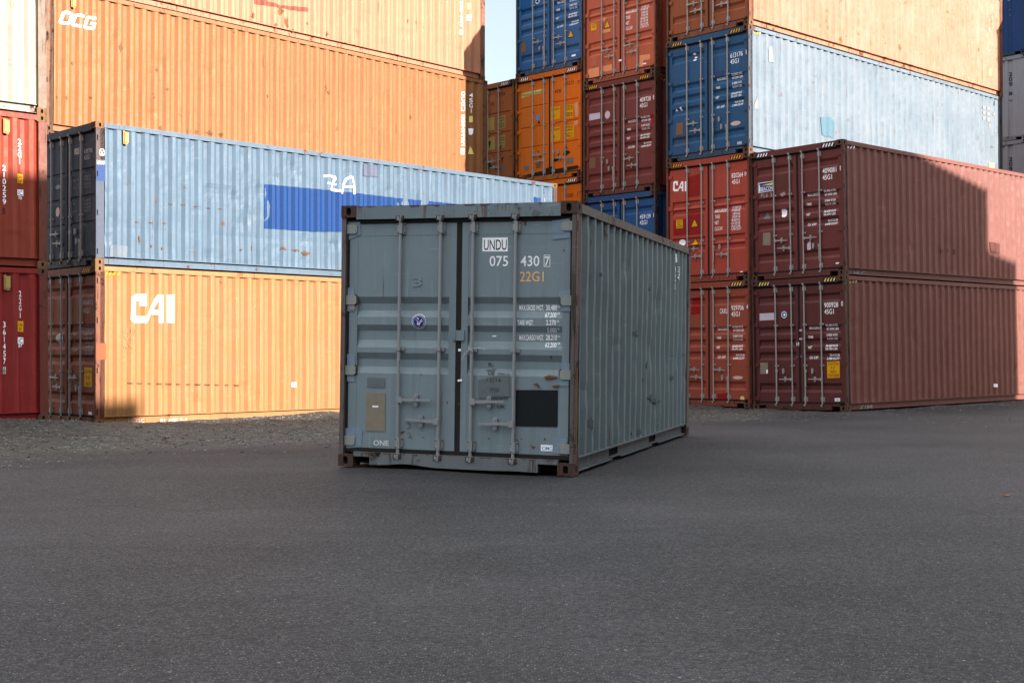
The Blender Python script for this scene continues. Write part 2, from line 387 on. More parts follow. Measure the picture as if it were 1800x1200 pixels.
    if door:
        m = MB(); gy0, gy1 = .050, .08
        m.box(-W+.05, -.05, gy0, gy1, H-.180, H-.139); m.box(-W+.05, -.05, gy0, gy1, .146, .184)
        m.box(-W+.05, -W+.074, gy0, gy1, .184, H-.180); m.box(-.074, -.05, gy0, gy1, .184, H-.180); m.box(-1.224, -1.166, gy0+.012, gy1, .184, H-.180)
        part(m, 'door_gasket', rub)
        for li in (0, 1):
            (a, b), (pa, pb_) = LEAF[li], PAN[li]
            m = MB(); z0, z1 = .186, H-.182
            m.box(a, pa, DY-.003, .115, z0, z1); m.box(pb_, b, DY-.003, .115, z0, z1)
            m.box(pa, pb_, DY-.003, .115, H-.30, z1); m.box(pa, pb_, DY-.003, .115, z0, .30)
            for (za, da), (zb, db) in zip(bp, bp[1:]): m.face([(pa, DY+da, za), (pb_, DY+da, za), (pb_, DY+db, zb), (pa, DY+db, zb)])
            lf = part(m, 'door', door_m); leaves.append(lf)
            # hinges
            for hz_ in st['hinges']:
                hm = MB(); s = -1 if li == 0 else 1; e = a if li == 0 else b; x_in = e-s*.085; x_out = e+s*.055
                c = [(x_out, hz_+.045), (x_in+s*.02, hz_+.047), (x_in, hz_+.030), (x_in, hz_-.030), (x_in+s*.02, hz_-.047), (x_out, hz_-.045)]
                hm.prism_y(c, .034, DY-.001); hm.cyl((e+s*.047, .036, hz_-.06), (e+s*.047, .036, hz_+.06), .013, 8)
                if style == 'M':
                    hm.cur = 1; q_ = [(x_out, hz_+.056), (x_in+s*.012, hz_+.059), (x_in-s*.014, hz_+.036), (x_in-s*.014, hz_-.036), (x_in+s*.012, hz_-.059), (x_out, hz_-.056)]
                    hm.prism_y(q_, .0535, DY-.0022)
                ho = link('hinge', hm.mesh('hinge', [P.get('hinge', door_m), P['cast']]), lf)
            if simple: continue
            for bi in (0, 1):
                k = li*2+bi; x = BARS[k]; jog = rnd.uniform(-.004, .004)
                bmb = MB(); zt, zb = H-.135, .118
                nseg = 5; pl = [(x+jog*math.sin(j/nseg*3.1)*(1.5 if style != 'M' else 1), .026, zb+.02+(zt-zb-.04)*j/nseg) for j in range(nseg+1)]
                bmb.tube(pl, .0165, 10)
                for zc, sg in ((zt, 1), (zb, -1)):
                    bmb.cyl((x, .026, zc-sg*.03), (x, .026, zc+sg*.004), .022, 10)
                    bmb.box(x-.028, x-.008, -.006, .02, zc-.018, zc+.018); bmb.box(x+.006, x+.03, -.008, .02, zc-.006, zc+.022)
                    bmb.box(x-.014, x+.014, .0, .03, zc-.030, zc+.012)
                bo = link('locking_bar', bmb.mesh('locking_bar', barm, True), lf)
                for zc in (zt, zb):
                    kb = MB(); kb.box(x-.042, x+.042, .001, .012, zc-.024, zc+.024); kb.box(x+.018, x+.040, -.010, .008, zc-.016, zc+.02)
                    link('cam_keeper', kb.mesh('cam_keeper', P.get('keeper', P['cast'])), lf)
                for zc in (H-.235, .245):
                    q = MB(); q.box(x-.034, x+.046, .040, .0565, zc-.055, zc+.055); q.box(x-.024, x+.024, .006, .045, zc-.05, zc+.05)
                    q.cur = 1
                    for bx in (-.02, .035):
                        for bz in (-.04, .04): q.cyl((x+bx+.004, .036 if bx > 0 else .003, zc+bz), (x+bx+.004, .041 if bx > 0 else .0065, zc+bz), .0065, 6)
                    link('bar_bracket', q.mesh('bar_bracket', [P.get('bracket', barm), flat('bolt_dark', (50, 46, 44), .6)]), lf)
                for zc in st['guides']:
                    q = MB(); q.box(x-.045, x+.05, .038, .0565, zc-.018, zc+.018); q.box(x-.02, x+.02, .004, .04, zc-.014, zc+.014)
                    link('bar_guide', q.mesh('bar_guide', P.get('bracket', barm)), lf)
                # handle
                zh = st['hz'][li][bi]; dr = 1 if bi == 0 else -1
                hb = MB(); hb.box(x-.026+dr*.02, x+.026+dr*.02, .002, .03, zh-.03, zh+.03)
                if k in hang:
                    hb.prism_y([(x+dr*.02-.012, zh), (x+dr*.02+.012, zh), (x+dr*.028+.008, zh-.34), (x+dr*.028-.006, zh-.34)], .004, .016)
                else:
                    a1 = rnd.uniform(-.012, .012)
                    pts = [(x+dr*.03, zh+.013), (x+dr*.12, zh+.016), (x+dr*.20, zh+.013+a1*.5), (x+dr*.345, zh+.009+a1), (x+dr*.345, zh-.007+a1), (x+dr*.20, zh-.012+a1*.5), (x+dr*.12, zh-.014), (x+dr*.03, zh-.013)]
                    hb.prism_y(pts, .006, .020)
                link('handle', hb.mesh('handle', barm), lf)
                xr = x+dr*.185; rb = MB()
                ov = [(xr+.024*math.cos(t*math.pi/6), zh+(.036 if math.sin(t*math.pi/6) > 0 else -.036)+.026*math.sin(t*math.pi/6)) for t in range(12)]
                rb.prism_y(ov, .022, .030); rb.box(xr-.02, xr+.02, .028, .058, zh-.03, zh+.05)
                rb.cyl((xr, .010, zh+.035), (xr, .024, zh+.035), .009, 8); rb.cyl((xr, .012, zh-.035), (xr, .024, zh-.035), .009, 8)
                link('handle_catch', rb.mesh('handle_catch', barm, True), lf)
    # hazard stripes
    if hazard:
        for x0 in (-.52, -2.24):
            m = MB(); z0, z1 = H-.118, H-.048; m.box(x0-.01, x0+.31, .0055, .0075, z0-.008, z1+.008); m.cur = 1
            for k in range(4):
                a = x0+.01+k*.074; m.face([(a, .0050, z0), (a+.034, .0050, z0), (a+.068, .0050, z1), (a+.034, .0050, z1)])
            part(m, 'hazard_stripe', [dmat('k'), dmat(hazard)])
        if marks_side and not simple:
            m = MB(); z0, z1 = H-.165, H-.108; polys = [[(.21+k*.075, z0), (.24+k*.075, z0), (.27+k*.075, z1), (.24+k*.075, z1)] for k in range(4)]
            def fs(ca, cz, a, z): return (-.0105-depth_y(pr, a), a, z)
            for f in project(polys, [p[0] for p in pr], [], fs): m.face(f)
            m.build('hazard_stripe', dmat(hazard), sides[0])
    # decals
    buckets = {}
    for i, d_ in enumerate(decals):
        face, kind, c = d_[0], d_[1], d_[-1]
        if kind == 't':
            s, a0, a1, z, h = d_[2:7]
            if s == 'OCG':
                q = []; t_ = .26
                for k_ in range(3):
                    o_ = k_*1.12; bars_ = [(0, t_, .08, .92), (t_*.5, 1-t_*.5, 0, t_*.8), (t_*.5, 1-t_*.5, 1-t_*.8, 1)]
                    if k_ == 0: bars_.append((1-t_, 1, .08, .92))
                    if k_ == 2: bars_ += [(1-t_, 1, .1, .5), (.5, 1, .36, .36+t_*.8)]
                    for u0, u1, w0, w1 in bars_:
                        q.append([(o_+u0, w0), (o_+u1, w0), (o_+u1, w1), (o_+u0, w1)])
                polys = [[(a0+(u/3.24)*(a1-a0)*.9+w_*.09, z+w_*h) for u, w_ in pl_] for pl_ in q]
            elif s in ('7', 'A') and h > .25:
                polys = place_text(s, a0, a1, z, h, shear=.06, bold=.0)
            else: polys = place_text(s, a0, a1, z, h, bold=.006 if h > .06 else .016)
        elif kind == 'v':
            s, a0, a1, z0, z1 = d_[2:7]; n = len(s); cell = (z1-z0)/n; polys = []
            for j, ch in enumerate(s):
                if ch != ' ': polys += place_text(ch, a0, a1, z1-(j+1)*cell+cell*.12, cell*.8)
        elif kind == 'p': polys = [d_[2]]
        elif kind == 'e': polys = [blob(d_[2], d_[3], d_[4], d_[5], c, rnd)] if c != 'chalk' else [[(d_[2]+d_[4]*e_*math.cos(t_), d_[3]+d_[5]*e_*math.sin(t_)) for e_, t_ in ((1, a_), (1, b_), (.84, b_), (.84, a_))] for a_, b_ in [(k_*.45, k_*.45+.46) for k_ in range(14)]]
        up_ = .0006+.00022*(i % 60)
        if face == 'd':
            zc = [p[0] for p in bp]; xb = [PAN[0][0], PAN[0][1], PAN[1][0], PAN[1][1]]
            if c == 'ring':
                a, z, ra, rz = d_[2:6]; polys = []
                for k in range(22):
                    t = 2*math.pi*k/22; ca, cz = a+ra*.86*math.cos(t), z+rz*.86*math.sin(t); e = .0048
                    polys.append([(ca-e, cz-e), (ca+e, cz-e), (ca+e, cz+e), (ca-e, cz+e)])
                polys += [[(a-.045, z+.032), (a-.005, z-.002), (a+.012, z-.020), (a-.012, z-.008)], [(a+.04, z+.036), (a+.002, z-.002), (a+.018, z-.012)], [(a-.022, z-.012), (a+.020, z-.008), (a+.006, z-.044), (a-.02, z-.034)], [(a+.022, z+.002), (a+.042, z+.010), (a+.036, z-.008)], [(a-.03, z+.040), (a-.005, z+.012), (a+.0, z+.034)]]
                up_ += .001; c = 'lav2'
            def fd(ca, cz, a, z, up_=up_):
                inp = any(p0 < ca < p1 for p0, p1 in PAN) and cz < H-.30
                if cz > H-.14 or cz < .145: return (a, .006-up_, z)
                return (a, (DY+depth_z(bp, z) if inp else DY-.003)-up_, z)
            fl = project(polys, xb, zc, fd)
            li = 0 if sum(p[0] for q in polys for p in q)/max(1, sum(len(q) for q in polys)) < -1.195 else 1
            par = leaves[li] if leaves else root
        else:
            def fs2(ca, cz, a, z, up_=up_):
                if ca < .172: return (-.0018+up_*.08, a, z)
                if ca > L-.15: return (-.0035+up_*.1, a, z)
                if cz < .158: return (-.0655+up_, a, z)
                return (-.013-depth_y(pr, a)+up_+.0035, a, z)
            fl = project(polys, [p[0] for p in pr]+[.172, L-.15], [], fs2); par = sides[0]
        nm = DNAME.get(c) or ('lettering' if kind in 'tv' else 'sticker')
        buckets.setdefault((par.name, nm, c, 0 if kind in 'tv' else i+1), [par, []])[1].extend(fl)
    for (pn, nm, c, _i), (par, fl) in buckets.items():
        if not fl: continue
        m = MB()
        for f in fl: m.face(f)
        me = m.mesh(nm, dmat(c), fix=False); o = link(nm, me, par)
        if par is root: o.location = -off
    return root, leaves, sides, off

# marks: (face, kind, geometry..., colour); face d = door end (x,z), s = long side (y,z), metres from the door corner
DEC={
'M':[
('d','p',[(-0.961,2.258),(-0.704,2.258),(-0.702,2.124),(-0.96,2.126)],'w'),
('d','t','UNDU',-0.945,-0.713,2.14,0.099,'k'),
('d','t','075',-0.885,-0.697,1.985,0.096,'w'),
('d','t','430',-0.571,-0.383,1.983,0.096,'w'),
('d','t','7',-0.329,-0.284,1.985,0.086,'w'),
('d','p',[(-0.339,2.088),(-0.277,2.087),(-0.277,2.082),(-0.339,2.082)],'w'),
('d','p',[(-0.337,1.979),(-0.275,1.979),(-0.275,1.974),(-0.337,1.974)],'w'),
('d','p',[(-0.339,2.088),(-0.333,2.088),(-0.332,1.974),(-0.337,1.974)],'w'),
('d','p',[(-0.281,2.087),(-0.276,2.087),(-0.274,1.974),(-0.28,1.974)],'w'),
('d','t','22G1',-0.574,-0.336,1.836,0.093,'o'),
('d','t','MAX.GROSS WGT.',-0.588,-0.343,1.561,0.049,'w'),
('d','t','30.480',-0.32,-0.211,1.562,0.049,'w'),
('d','t','KG',-0.203,-0.18,1.587,0.016,'w'),
('d','t','67.200',-0.322,-0.21,1.495,0.043,'w'),
('d','t','LB',-0.202,-0.179,1.522,0.017,'w'),
('d','t','TARE WGT.',-0.594,-0.432,1.419,0.046,'w'),
('d','t','2.270',-0.307,-0.209,1.422,0.046,'w'),
('d','t','KG',-0.201,-0.178,1.449,0.017,'w'),
('d','t','5.000',-0.301,-0.208,1.351,0.043,'w'),
('d','t','LB',-0.2,-0.177,1.379,0.016,'w'),
('d','t','MAX.CARGO WGT.',-0.584,-0.339,1.275,0.049,'w'),
('d','t','28.210',-0.317,-0.207,1.278,0.049,'w'),
('d','t','KG',-0.199,-0.176,1.306,0.017,'w'),
('d','t','62.200',-0.318,-0.206,1.21,0.043,'w'),
('d','t','LB',-0.198,-0.175,1.239,0.016,'w'),
('d','p',[(-0.6,0.797),(-0.181,0.805),(-0.179,0.456),(-0.598,0.451)],'blk'),
('d','p',[(-0.343,0.283),(-0.224,0.282),(-0.223,0.225),(-0.342,0.223)],'w'),
('d','t','CIMC',-0.331,-0.232,0.235,0.029,'lb'),
('d','p',[(-2.159,0.731),(-1.959,0.733),(-1.957,0.356),(-2.163,0.351)],'tan'),
('d','p',[(-2.096,0.605),(-2.031,0.607),(-2.031,0.59),(-2.095,0.589)],'w'),
('d','p',[(-2.155,0.884),(-1.964,0.883),(-1.966,0.787),(-2.157,0.788)],'g2'),
('d','p',[(-2.383,2.43),(-2.252,2.433),(-2.244,2.308),(-2.374,2.253)],'g3'),
('d','p',[(-2.379,1.774),(-2.305,1.78),(-2.301,1.541),(-2.382,1.541)],'g3'),
('d','p',[(-2.376,1.113),(-2.292,1.115),(-2.291,0.836),(-2.372,0.84)],'g3'),
('d','p',[(-2.384,0.372),(-2.235,0.389),(-2.203,0.35),(-2.207,0.191),(-2.375,0.173)],'g3'),
('d','p',[(-0.259,2.412),(-0.085,2.43),(-0.077,2.247),(-0.256,2.233)],'g3'),
('d','p',[(-0.182,1.746),(-0.071,1.757),(-0.068,1.553),(-0.18,1.552)],'g3'),
('d','p',[(-0.167,1.061),(-0.067,1.063),(-0.075,0.847),(-0.17,0.845)],'g3'),
('d','p',[(-0.219,0.347),(-0.085,0.352),(-0.083,0.201),(-0.229,0.206)],'g3'),
('d','e',-1.608,1.444,0.075,0.073,'w'),
('d','e',-1.608,1.444,0.071,0.068,'navy'),
('d','e',-1.608,1.444,0.068,0.065,'ring'),
('d','t','ONE',-2.078,-1.912,0.213,0.051,'chalk'),
('d','t','3',-1.685,-1.583,1.791,0.089,'faint2'),
('d','p',[(-0.983,0.882),(-0.671,0.959),(-0.657,0.73),(-0.975,0.706)],'g2'),
('d','t','IL',-0.892,-0.84,1.021,0.033,'ink'),
('d','t','OE',-0.891,-0.821,0.938,0.039,'ink'),
('d','t','mw',-0.786,-0.717,0.941,0.022,'ink'),
('d','t','/ E/14',-0.901,-0.751,0.867,0.038,'ink'),
('d','t','WJSk',-0.865,-0.761,0.774,0.039,'ink'),
('d','t','03/6/22',-0.824,-0.679,0.704,0.033,'ink'),
('d','t','1/K',-0.782,-0.701,0.617,0.033,'ink'),
('d','p',[(-0.915,0.982),(-0.81,0.995),(-0.81,0.989),(-0.914,0.976)],'ink'),
('d','p',[(-1.19,1.181),(-1.163,1.182),(-1.163,1.16),(-1.19,1.159)],'w'),
('d','p',[(-1.192,0.883),(-1.147,0.889),(-1.147,0.87),(-1.191,0.863)],'w'),
('d','p',[(-0.855,1.315),(-0.815,1.316),(-0.815,1.305),(-0.855,1.304)],'w'),
('d','p',[(-2.371,1.598),(-2.302,1.604),(-2.295,1.558),(-2.358,1.563)],'chalk2'),
('d','p',[(-0.317,0.929),(-0.273,0.946),(-0.188,0.937),(-0.188,0.92),(-0.3,0.902)],'rust'),
('d','p',[(-0.435,0.855),(-0.379,0.868),(-0.356,0.825),(-0.367,0.814),(-0.39,0.846)],'rust'),
('d','p',[(-0.243,0.844),(-0.165,0.856),(-0.17,0.834),(-0.215,0.823)],'rust'),
('d','p',[(-0.264,1.141),(-0.247,1.114),(-0.263,1.092)],'rust'),
('d','p',[(-1.786,0.359),(-1.738,0.366),(-1.755,0.343),(-1.792,0.33)],'rust'),
('d','p',[(-1.568,0.321),(-1.526,0.3),(-1.55,0.3)],'rust'),
('d','p',[(-0.548,2.427),(-0.508,2.427),(-0.519,2.367),(-0.53,2.362)],'rust'),
('d','p',[(-1.31,0.675),(-1.292,0.664),(-1.303,0.63)],'rust'),
('d','p',[(-1.191,0.661),(-1.174,0.651),(-1.185,0.628)],'rust'),
('d','p',[(-1.595,0.935),(-1.57,0.925),(-1.576,0.913)],'rust'),
('d','p',[(-1.968,0.285),(-1.95,0.285),(-1.956,0.268)],'rust'),
('d','p',[(-0.882,0.323),(-0.859,0.33),(-0.864,0.308)],'rust'),
('d','p',[(-0.548,0.335),(-0.531,0.336),(-0.531,0.32)],'rust'),
('d','p',[(-0.31,0.355),(-0.292,0.328),(-0.315,0.327)],'rust'),
('d','p',[(-0.45,0.274),(-0.393,0.259),(-0.416,0.231)],'rust'),
('d','p',[(-0.148,2.14),(-0.131,2.129),(-0.142,2.113)],'rust'),
('d','p',[(-0.263,0.632),(-0.246,0.638),(-0.251,0.616)],'r'),
('s','p',[(4.937,2.431),(5.155,2.442),(5.163,2.334),(4.945,2.32)],'w'),
('s','p',[(4.977,2.423),(5.116,2.428),(5.122,2.343),(4.983,2.334)],'g1'),
('s','t','U',5.002,5.113,2.342,0.075,'w'),
('s','v','NDU',4.929,5.047,1.957,2.267,'w'),
('s','v','075430 7',4.951,5.07,1.474,1.942,'faint'),
('s','v','22G1',5.166,5.288,2.042,2.281,'w'),
('s','e',2.694,1.376,0.181,0.052,'scuff'),
('s','e',3.126,0.814,0.095,0.06,'scuff'),
('s','e',3.559,0.612,0.134,0.048,'scuff'),
('s','e',3.902,0.55,0.175,0.042,'scuff'),
('s','e',3.305,1.012,0.097,0.04,'scuff'),
('s','e',4.834,0.823,0.116,0.044,'scuff'),
('s','e',5.662,1.121,0.085,0.054,'scuff'),
('s','e',0.697,0.453,0.045,0.067,'scuff'),
('s','e',1.414,0.352,0.051,0.072,'scuff'),
('s','e',2.883,0.243,0.092,0.04,'scuff'),
('s','e',0.647,2.254,0.034,0.051,'scuff'),
('s','e',0.987,1.952,0.035,0.035,'scuff'),
('s','e',1.713,0.959,0.039,0.025,'scuff'),
('s','e',1.966,0.238,0.041,0.031,'scuff'),
('s','e',2.497,0.241,0.038,0.039,'scuff'),
],
'L1':[
('s','p',[(0.723,2.341),(0.81,2.396),(1.02,2.403),(1.02,2.287),(0.81,2.281),(0.81,1.988),(1.021,1.992),(0.968,1.875),(0.767,1.872),(0.706,1.923)],'w'),
('s','p',[(0.906,2.294),(1.02,2.298),(1.02,2.187),(0.906,2.184)],'w'),
('s','p',[(0.968,1.875),(1.251,2.395),(1.377,2.399),(1.377,2.281),(1.269,2.278),(1.03,1.876)],'w'),
('s','p',[(1.283,2.358),(1.377,2.361),(1.378,1.882),(1.279,1.88)],'w'),
('s','p',[(1.145,2.116),(1.296,2.119),(1.297,2.024),(1.145,2.037)],'w'),
('s','p',[(1.468,2.407),(1.595,2.411),(1.595,1.885),(1.468,1.883)],'w'),
('d','t','806812',-0.582,-0.2,2.194,0.089,'pw'),
('d','t','45G1',-0.571,-0.33,2.043,0.088,'pw'),
('d','t','30.480 KGS',-0.57,-0.22,1.798,0.041,'pw'),
('d','t','67.200 LBS',-0.547,-0.22,1.714,0.042,'pw'),
('d','t','3.820 KGS',-0.558,-0.22,1.641,0.042,'pw'),
('d','t','8.420 LBS',-0.558,-0.22,1.558,0.042,'pw'),
('d','t','26.660 KGS',-0.558,-0.219,1.485,0.042,'pw'),
('d','t','58.780 LBS',-0.546,-0.219,1.412,0.042,'pw'),
('d','t','76.4 CU.M',-0.546,-0.219,1.345,0.041,'pw'),
('d','t','2.700 CU.FT',-0.546,-0.219,1.277,0.041,'pw'),
('d','t','MAX.GROSS',-0.983,-0.71,1.783,0.048,'pw'),
('d','t','TARE',-0.982,-0.861,1.636,0.047,'pw'),
('d','t','NET',-0.982,-0.891,1.499,0.047,'pw'),
('d','t','CU.CAP',-0.981,-0.799,1.351,0.048,'pw'),
('d','p',[(-0.534,1.058),(-0.218,1.05),(-0.217,0.7),(-0.544,0.705)],'y'),
('d','t','CAUTION',-0.523,-0.228,0.944,0.062,'k'),
('d','t','9 6"',-0.446,-0.293,0.831,0.072,'k'),
('d','t','HIGH',-0.467,-0.282,0.727,0.062,'k'),
('d','e',-1.51,1.588,0.151,0.097,'pw'),
('d','p',[(-0.356,0.253),(-0.226,0.246),(-0.226,0.195),(-0.356,0.201)],'w'),
('s','t','HL75C',0.686,1.007,0.034,0.063,'faint'),
('s','t','RL 60E S-1',1.335,1.888,0.02,0.064,'chalk'),
('s','t','H-2 HIV',0.514,0.866,1.691,0.066,'chalk3'),
('s','t','Vit',0.593,0.775,1.556,0.067,'chalk3'),
('s','t','Vn XC',0.57,0.775,1.4,0.059,'chalk3'),
('s','p',[(0.023,1.491),(0.212,1.492),(0.213,1.194),(0.024,1.194)],'sal3'),
('s','p',[(4.291,0.715),(4.382,0.714),(4.382,0.621),(4.291,0.623)],'w'),
('s','p',[(0.651,0.775),(0.753,0.768),(0.742,0.748),(0.662,0.754)],'rust2'),
('s','p',[(0.845,0.768),(0.948,0.761),(0.937,0.741),(0.856,0.747)],'rust2'),
('s','p',[(1.041,0.762),(1.146,0.755),(1.135,0.734),(1.053,0.74)],'rust2'),
('s','p',[(1.24,0.755),(1.346,0.748),(1.334,0.726),(1.252,0.733)],'rust2'),
('s','p',[(1.441,0.748),(1.549,0.74),(1.537,0.719),(1.453,0.726)],'rust2'),
('s','p',[(1.645,0.741),(1.753,0.733),(1.741,0.712),(1.657,0.719)],'rust2'),
('s','p',[(1.851,0.733),(1.961,0.726),(1.948,0.705),(1.863,0.712)],'rust2'),
('s','p',[(2.059,0.726),(2.17,0.719),(2.158,0.697),(2.071,0.704)],'rust2'),
('s','p',[(2.27,0.719),(2.383,0.711),(2.37,0.69),(2.283,0.697)],'rust2'),
('s','p',[(2.484,0.711),(2.598,0.704),(2.585,0.682),(2.496,0.689)],'rust2'),
('s','p',[(2.7,0.704),(2.815,0.696),(2.802,0.674),(2.713,0.681)],'rust2'),
('s','p',[(2.919,0.696),(3.036,0.689),(3.023,0.666),(2.932,0.674)],'rust2'),
],
'L2':[
('s','p',[(3.618,1.791),(5.535,1.818),(7.09,1.806),(8.777,1.82),(10.233,1.831),(10.233,1.576),(7.089,1.133),(5.534,0.968),(4.801,0.919),(3.618,0.903)],'blue'),
('s','p',[(5.107,2.072),(5.256,2.094),(5.252,2.137),(5.103,2.114)],'w'),
('s','p',[(5.217,2.093),(5.396,2.081),(5.407,2.124),(5.228,2.135)],'w'),
('s','p',[(5.356,2.106),(5.381,2.048),(5.431,2.067),(5.406,2.124)],'w'),
('s','p',[(5.387,2.09),(5.296,1.964),(5.341,1.946),(5.432,2.072)],'w'),
('s','p',[(5.305,1.983),(5.253,1.822),(5.304,1.815),(5.357,1.976)],'w'),
('s','p',[(5.262,1.811),(5.546,1.796),(5.555,1.839),(5.271,1.854)],'w'),
('s','p',[(5.18,1.939),(5.425,1.935),(5.43,1.966),(5.185,1.97)],'w'),
('s','p',[(5.588,1.77),(5.64,1.968),(5.587,1.972),(5.535,1.774)],'w'),
('s','p',[(5.627,1.937),(5.717,2.089),(5.668,2.104),(5.578,1.952)],'w'),
('s','p',[(5.686,2.059),(5.804,2.133),(5.774,2.166),(5.656,2.092)],'w'),
('s','p',[(5.75,2.123),(5.856,2.1),(5.877,2.142),(5.771,2.166)],'w'),
('s','p',[(5.821,2.129),(5.859,1.999),(5.912,2.013),(5.875,2.144)],'w'),
('s','p',[(5.853,2.027),(5.878,1.786),(5.933,1.794),(5.908,2.036)],'w'),
('s','p',[(5.565,1.899),(5.91,1.917),(5.912,1.954),(5.567,1.936)],'w'),
('s','p',[(0.018,1.801),(0.196,1.809),(0.197,1.52),(0.018,1.514)],'blue2'),
('s','p',[(0.018,1.893),(0.196,1.902),(0.196,1.82),(0.018,1.811)],'pb'),
('s','t','LWV',0.053,0.174,1.82,0.051,'w'),
('s','e',0.13,2.039,0.055,0.067,'chalk'),
('s','t','X',0.086,0.174,1.983,0.092,'chalk'),
('s','p',[(0.315,0.384),(0.659,0.378),(0.647,0.163),(0.304,0.176)],'pb'),
('s','p',[(0.388,0.031),(0.693,0.035),(0.693,0.03)],'pb'),
('s','p',[(6.127,2.455),(6.548,2.443),(6.548,2.215),(6.127,2.199)],'lav'),
('s','p',[(11.365,2.193),(11.475,2.198),(11.474,2.075),(11.365,2.066)],'blue'),
('s','p',[(11.505,2.195),(11.615,2.197),(11.614,2.086),(11.504,2.077)],'blue2'),
('s','t','L',11.706,11.766,2.309,0.14,'k'),
('s','t','1',11.715,11.776,2.115,0.084,'w'),
('d','t','439706',-0.543,-0.216,2.06,0.083,'pw'),
('d','t','42G1',-0.536,-0.317,1.949,0.084,'pw'),
('d','p',[(-0.916,2.196),(-0.725,2.196),(-0.725,2.08),(-0.916,2.091)],'pw'),
('d','t','LND',-0.893,-0.736,2.109,0.074,'k'),
('d','t','30.480 KG',-0.535,-0.283,1.621,0.041,'gw'),
('d','t','67.200 LB',-0.535,-0.283,1.563,0.042,'gw'),
('d','t','3.880 KG',-0.534,-0.283,1.485,0.042,'gw'),
('d','t','8.550 LB',-0.534,-0.283,1.428,0.041,'gw'),
('d','t','26.600 KG',-0.533,-0.282,1.182,0.042,'gw'),
('d','t','58.650 LB',-0.533,-0.282,1.12,0.042,'gw'),
('d','t','67.5 CU.M',-0.533,-0.282,1.057,0.042,'gw'),
('d','t','2.390 CU.FT',-0.533,-0.281,0.995,0.041,'gw'),
('d','t','MAX. GR',-0.959,-0.723,1.588,0.043,'gw'),
('d','t','TARE',-0.958,-0.868,1.451,0.042,'gw'),
('d','t','NET',-0.957,-0.878,1.155,0.042,'gw'),
('d','t','CU.CAP',-0.957,-0.811,1.018,0.042,'gw'),
('d','e',-1.568,1.55,0.105,0.043,'gw'),
('d','e',-1.578,1.078,0.082,0.091,'gp'),
('s','e',0.829,0.834,0.058,0.013,'rust2'),
('s','e',1.119,0.844,0.059,0.013,'rust2'),
('s','e',1.414,0.855,0.06,0.012,'rust2'),
('s','e',1.533,1.217,0.048,0.011,'rust2'),
('s','e',1.799,1.228,0.049,0.011,'rust2'),
('s','e',2.069,1.217,0.049,0.011,'rust2'),
('s','e',2.343,1.206,0.05,0.011,'rust2'),
('s','e',2.608,1.216,0.052,0.011,'rust2'),
('s','e',1.143,0.411,0.024,0.032,'rust2'),
('s','e',4.069,0.525,0.083,0.046,'rust2'),
('s','e',4.389,0.509,0.085,0.034,'rust2'),
('s','e',4.63,0.464,0.114,0.046,'rust2'),
('s','e',0.899,0.523,0.023,0.127,'rust2'),
('s','e',1.343,0.37,0.024,0.042,'rust2'),
('s','e',3.087,0.447,0.039,0.022,'rust2'),
('s','e',3.324,0.494,0.02,0.09,'rust2'),
],
'R2':[
('s','v','22G1',5.559,5.631,1.715,2.153,'w'),
('s','v','210259',5.304,5.37,1.021,1.691,'w'),
('d','p',[(4.021,1.22),(4.199,1.199),(4.197,1.066),(4.019,1.086)],'w'),
('s','t','5',5.309,5.356,0.876,0.094,'k'),
('s','p',[(5.546,1.562),(5.657,1.558),(5.656,1.405),(5.545,1.405)],'y'),
('s','t','2.6m',5.555,5.647,1.492,0.042,'k'),
('s','t','8 6"',5.564,5.641,1.416,0.048,'k'),
('s','p',[(5.544,1.296),(5.66,1.3),(5.66,1.2),(5.544,1.196)],'w'),
('s','t','IC',5.568,5.65,1.207,0.076,'k'),
('s','t','70',5.558,5.635,1.135,0.048,'w'),
],
'R1':[
('s','v','22G1',5.564,5.617,1.73,2.205,'w'),
('s','v','361457',5.299,5.351,0.964,1.689,'w'),
('s','p',[(5.291,0.932),(5.352,0.931),(5.351,0.813),(5.29,0.814)],'pw'),
('s','t','6',5.299,5.342,0.828,0.094,'dr'),
('s','p',[(5.537,1.692),(5.648,1.688),(5.647,1.512),(5.536,1.516)],'y'),
('s','t','2.6m',5.546,5.638,1.611,0.048,'k'),
('s','t','8 6"',5.556,5.628,1.535,0.053,'k'),
('s','p',[(5.536,1.421),(5.646,1.417),(5.646,1.307),(5.535,1.312)],'w'),
('s','t','IC',5.554,5.636,1.322,0.081,'k'),
('s','t','87',5.545,5.626,1.255,0.048,'w'),
],
'O3':[
('s','t','OCG',0.29,1.111,2.149,0.269,'w'),
('s','v','OCGU',11.278,11.37,1.968,2.497,'w'),
('s','v','8092452',11.28,11.372,1.071,1.894,'w'),
('s','p',[(11.272,1.018),(11.354,1.021),(11.354,0.866),(11.273,0.864)],'w'),
('s','v','45G1',11.565,11.658,1.964,2.497,'w'),
('s','p',[(11.557,1.888),(11.66,1.895),(11.66,1.732),(11.557,1.726)],'ly'),
('s','p',[(11.537,1.568),(11.681,1.579),(11.671,1.459),(11.62,1.401),(11.548,1.414)],'w'),
('s','p',[(11.59,1.108),(11.704,0.907),(11.528,0.901)],'ly'),
('s','e',0.592,1.427,0.036,0.045,'rust2'),
('s','e',1.615,1.914,0.051,0.104,'rust2'),
('s','e',0.973,0.783,0.037,0.035,'rust2'),
('s','e',2.449,1.586,0.04,0.048,'rust2'),
('s','e',2.706,1.221,0.04,0.048,'rust2'),
('s','e',6.969,1.798,0.067,0.067,'rust2'),
('s','e',9.527,1.592,0.057,0.071,'rust2'),
('s','e',5.223,1.443,0.031,0.064,'rust2'),
('s','e',2.564,0.389,0.053,0.048,'rust2'),
('s','e',3.425,0.418,0.042,0.048,'rust2'),
('s','e',3.736,0.433,0.085,0.062,'rust2'),
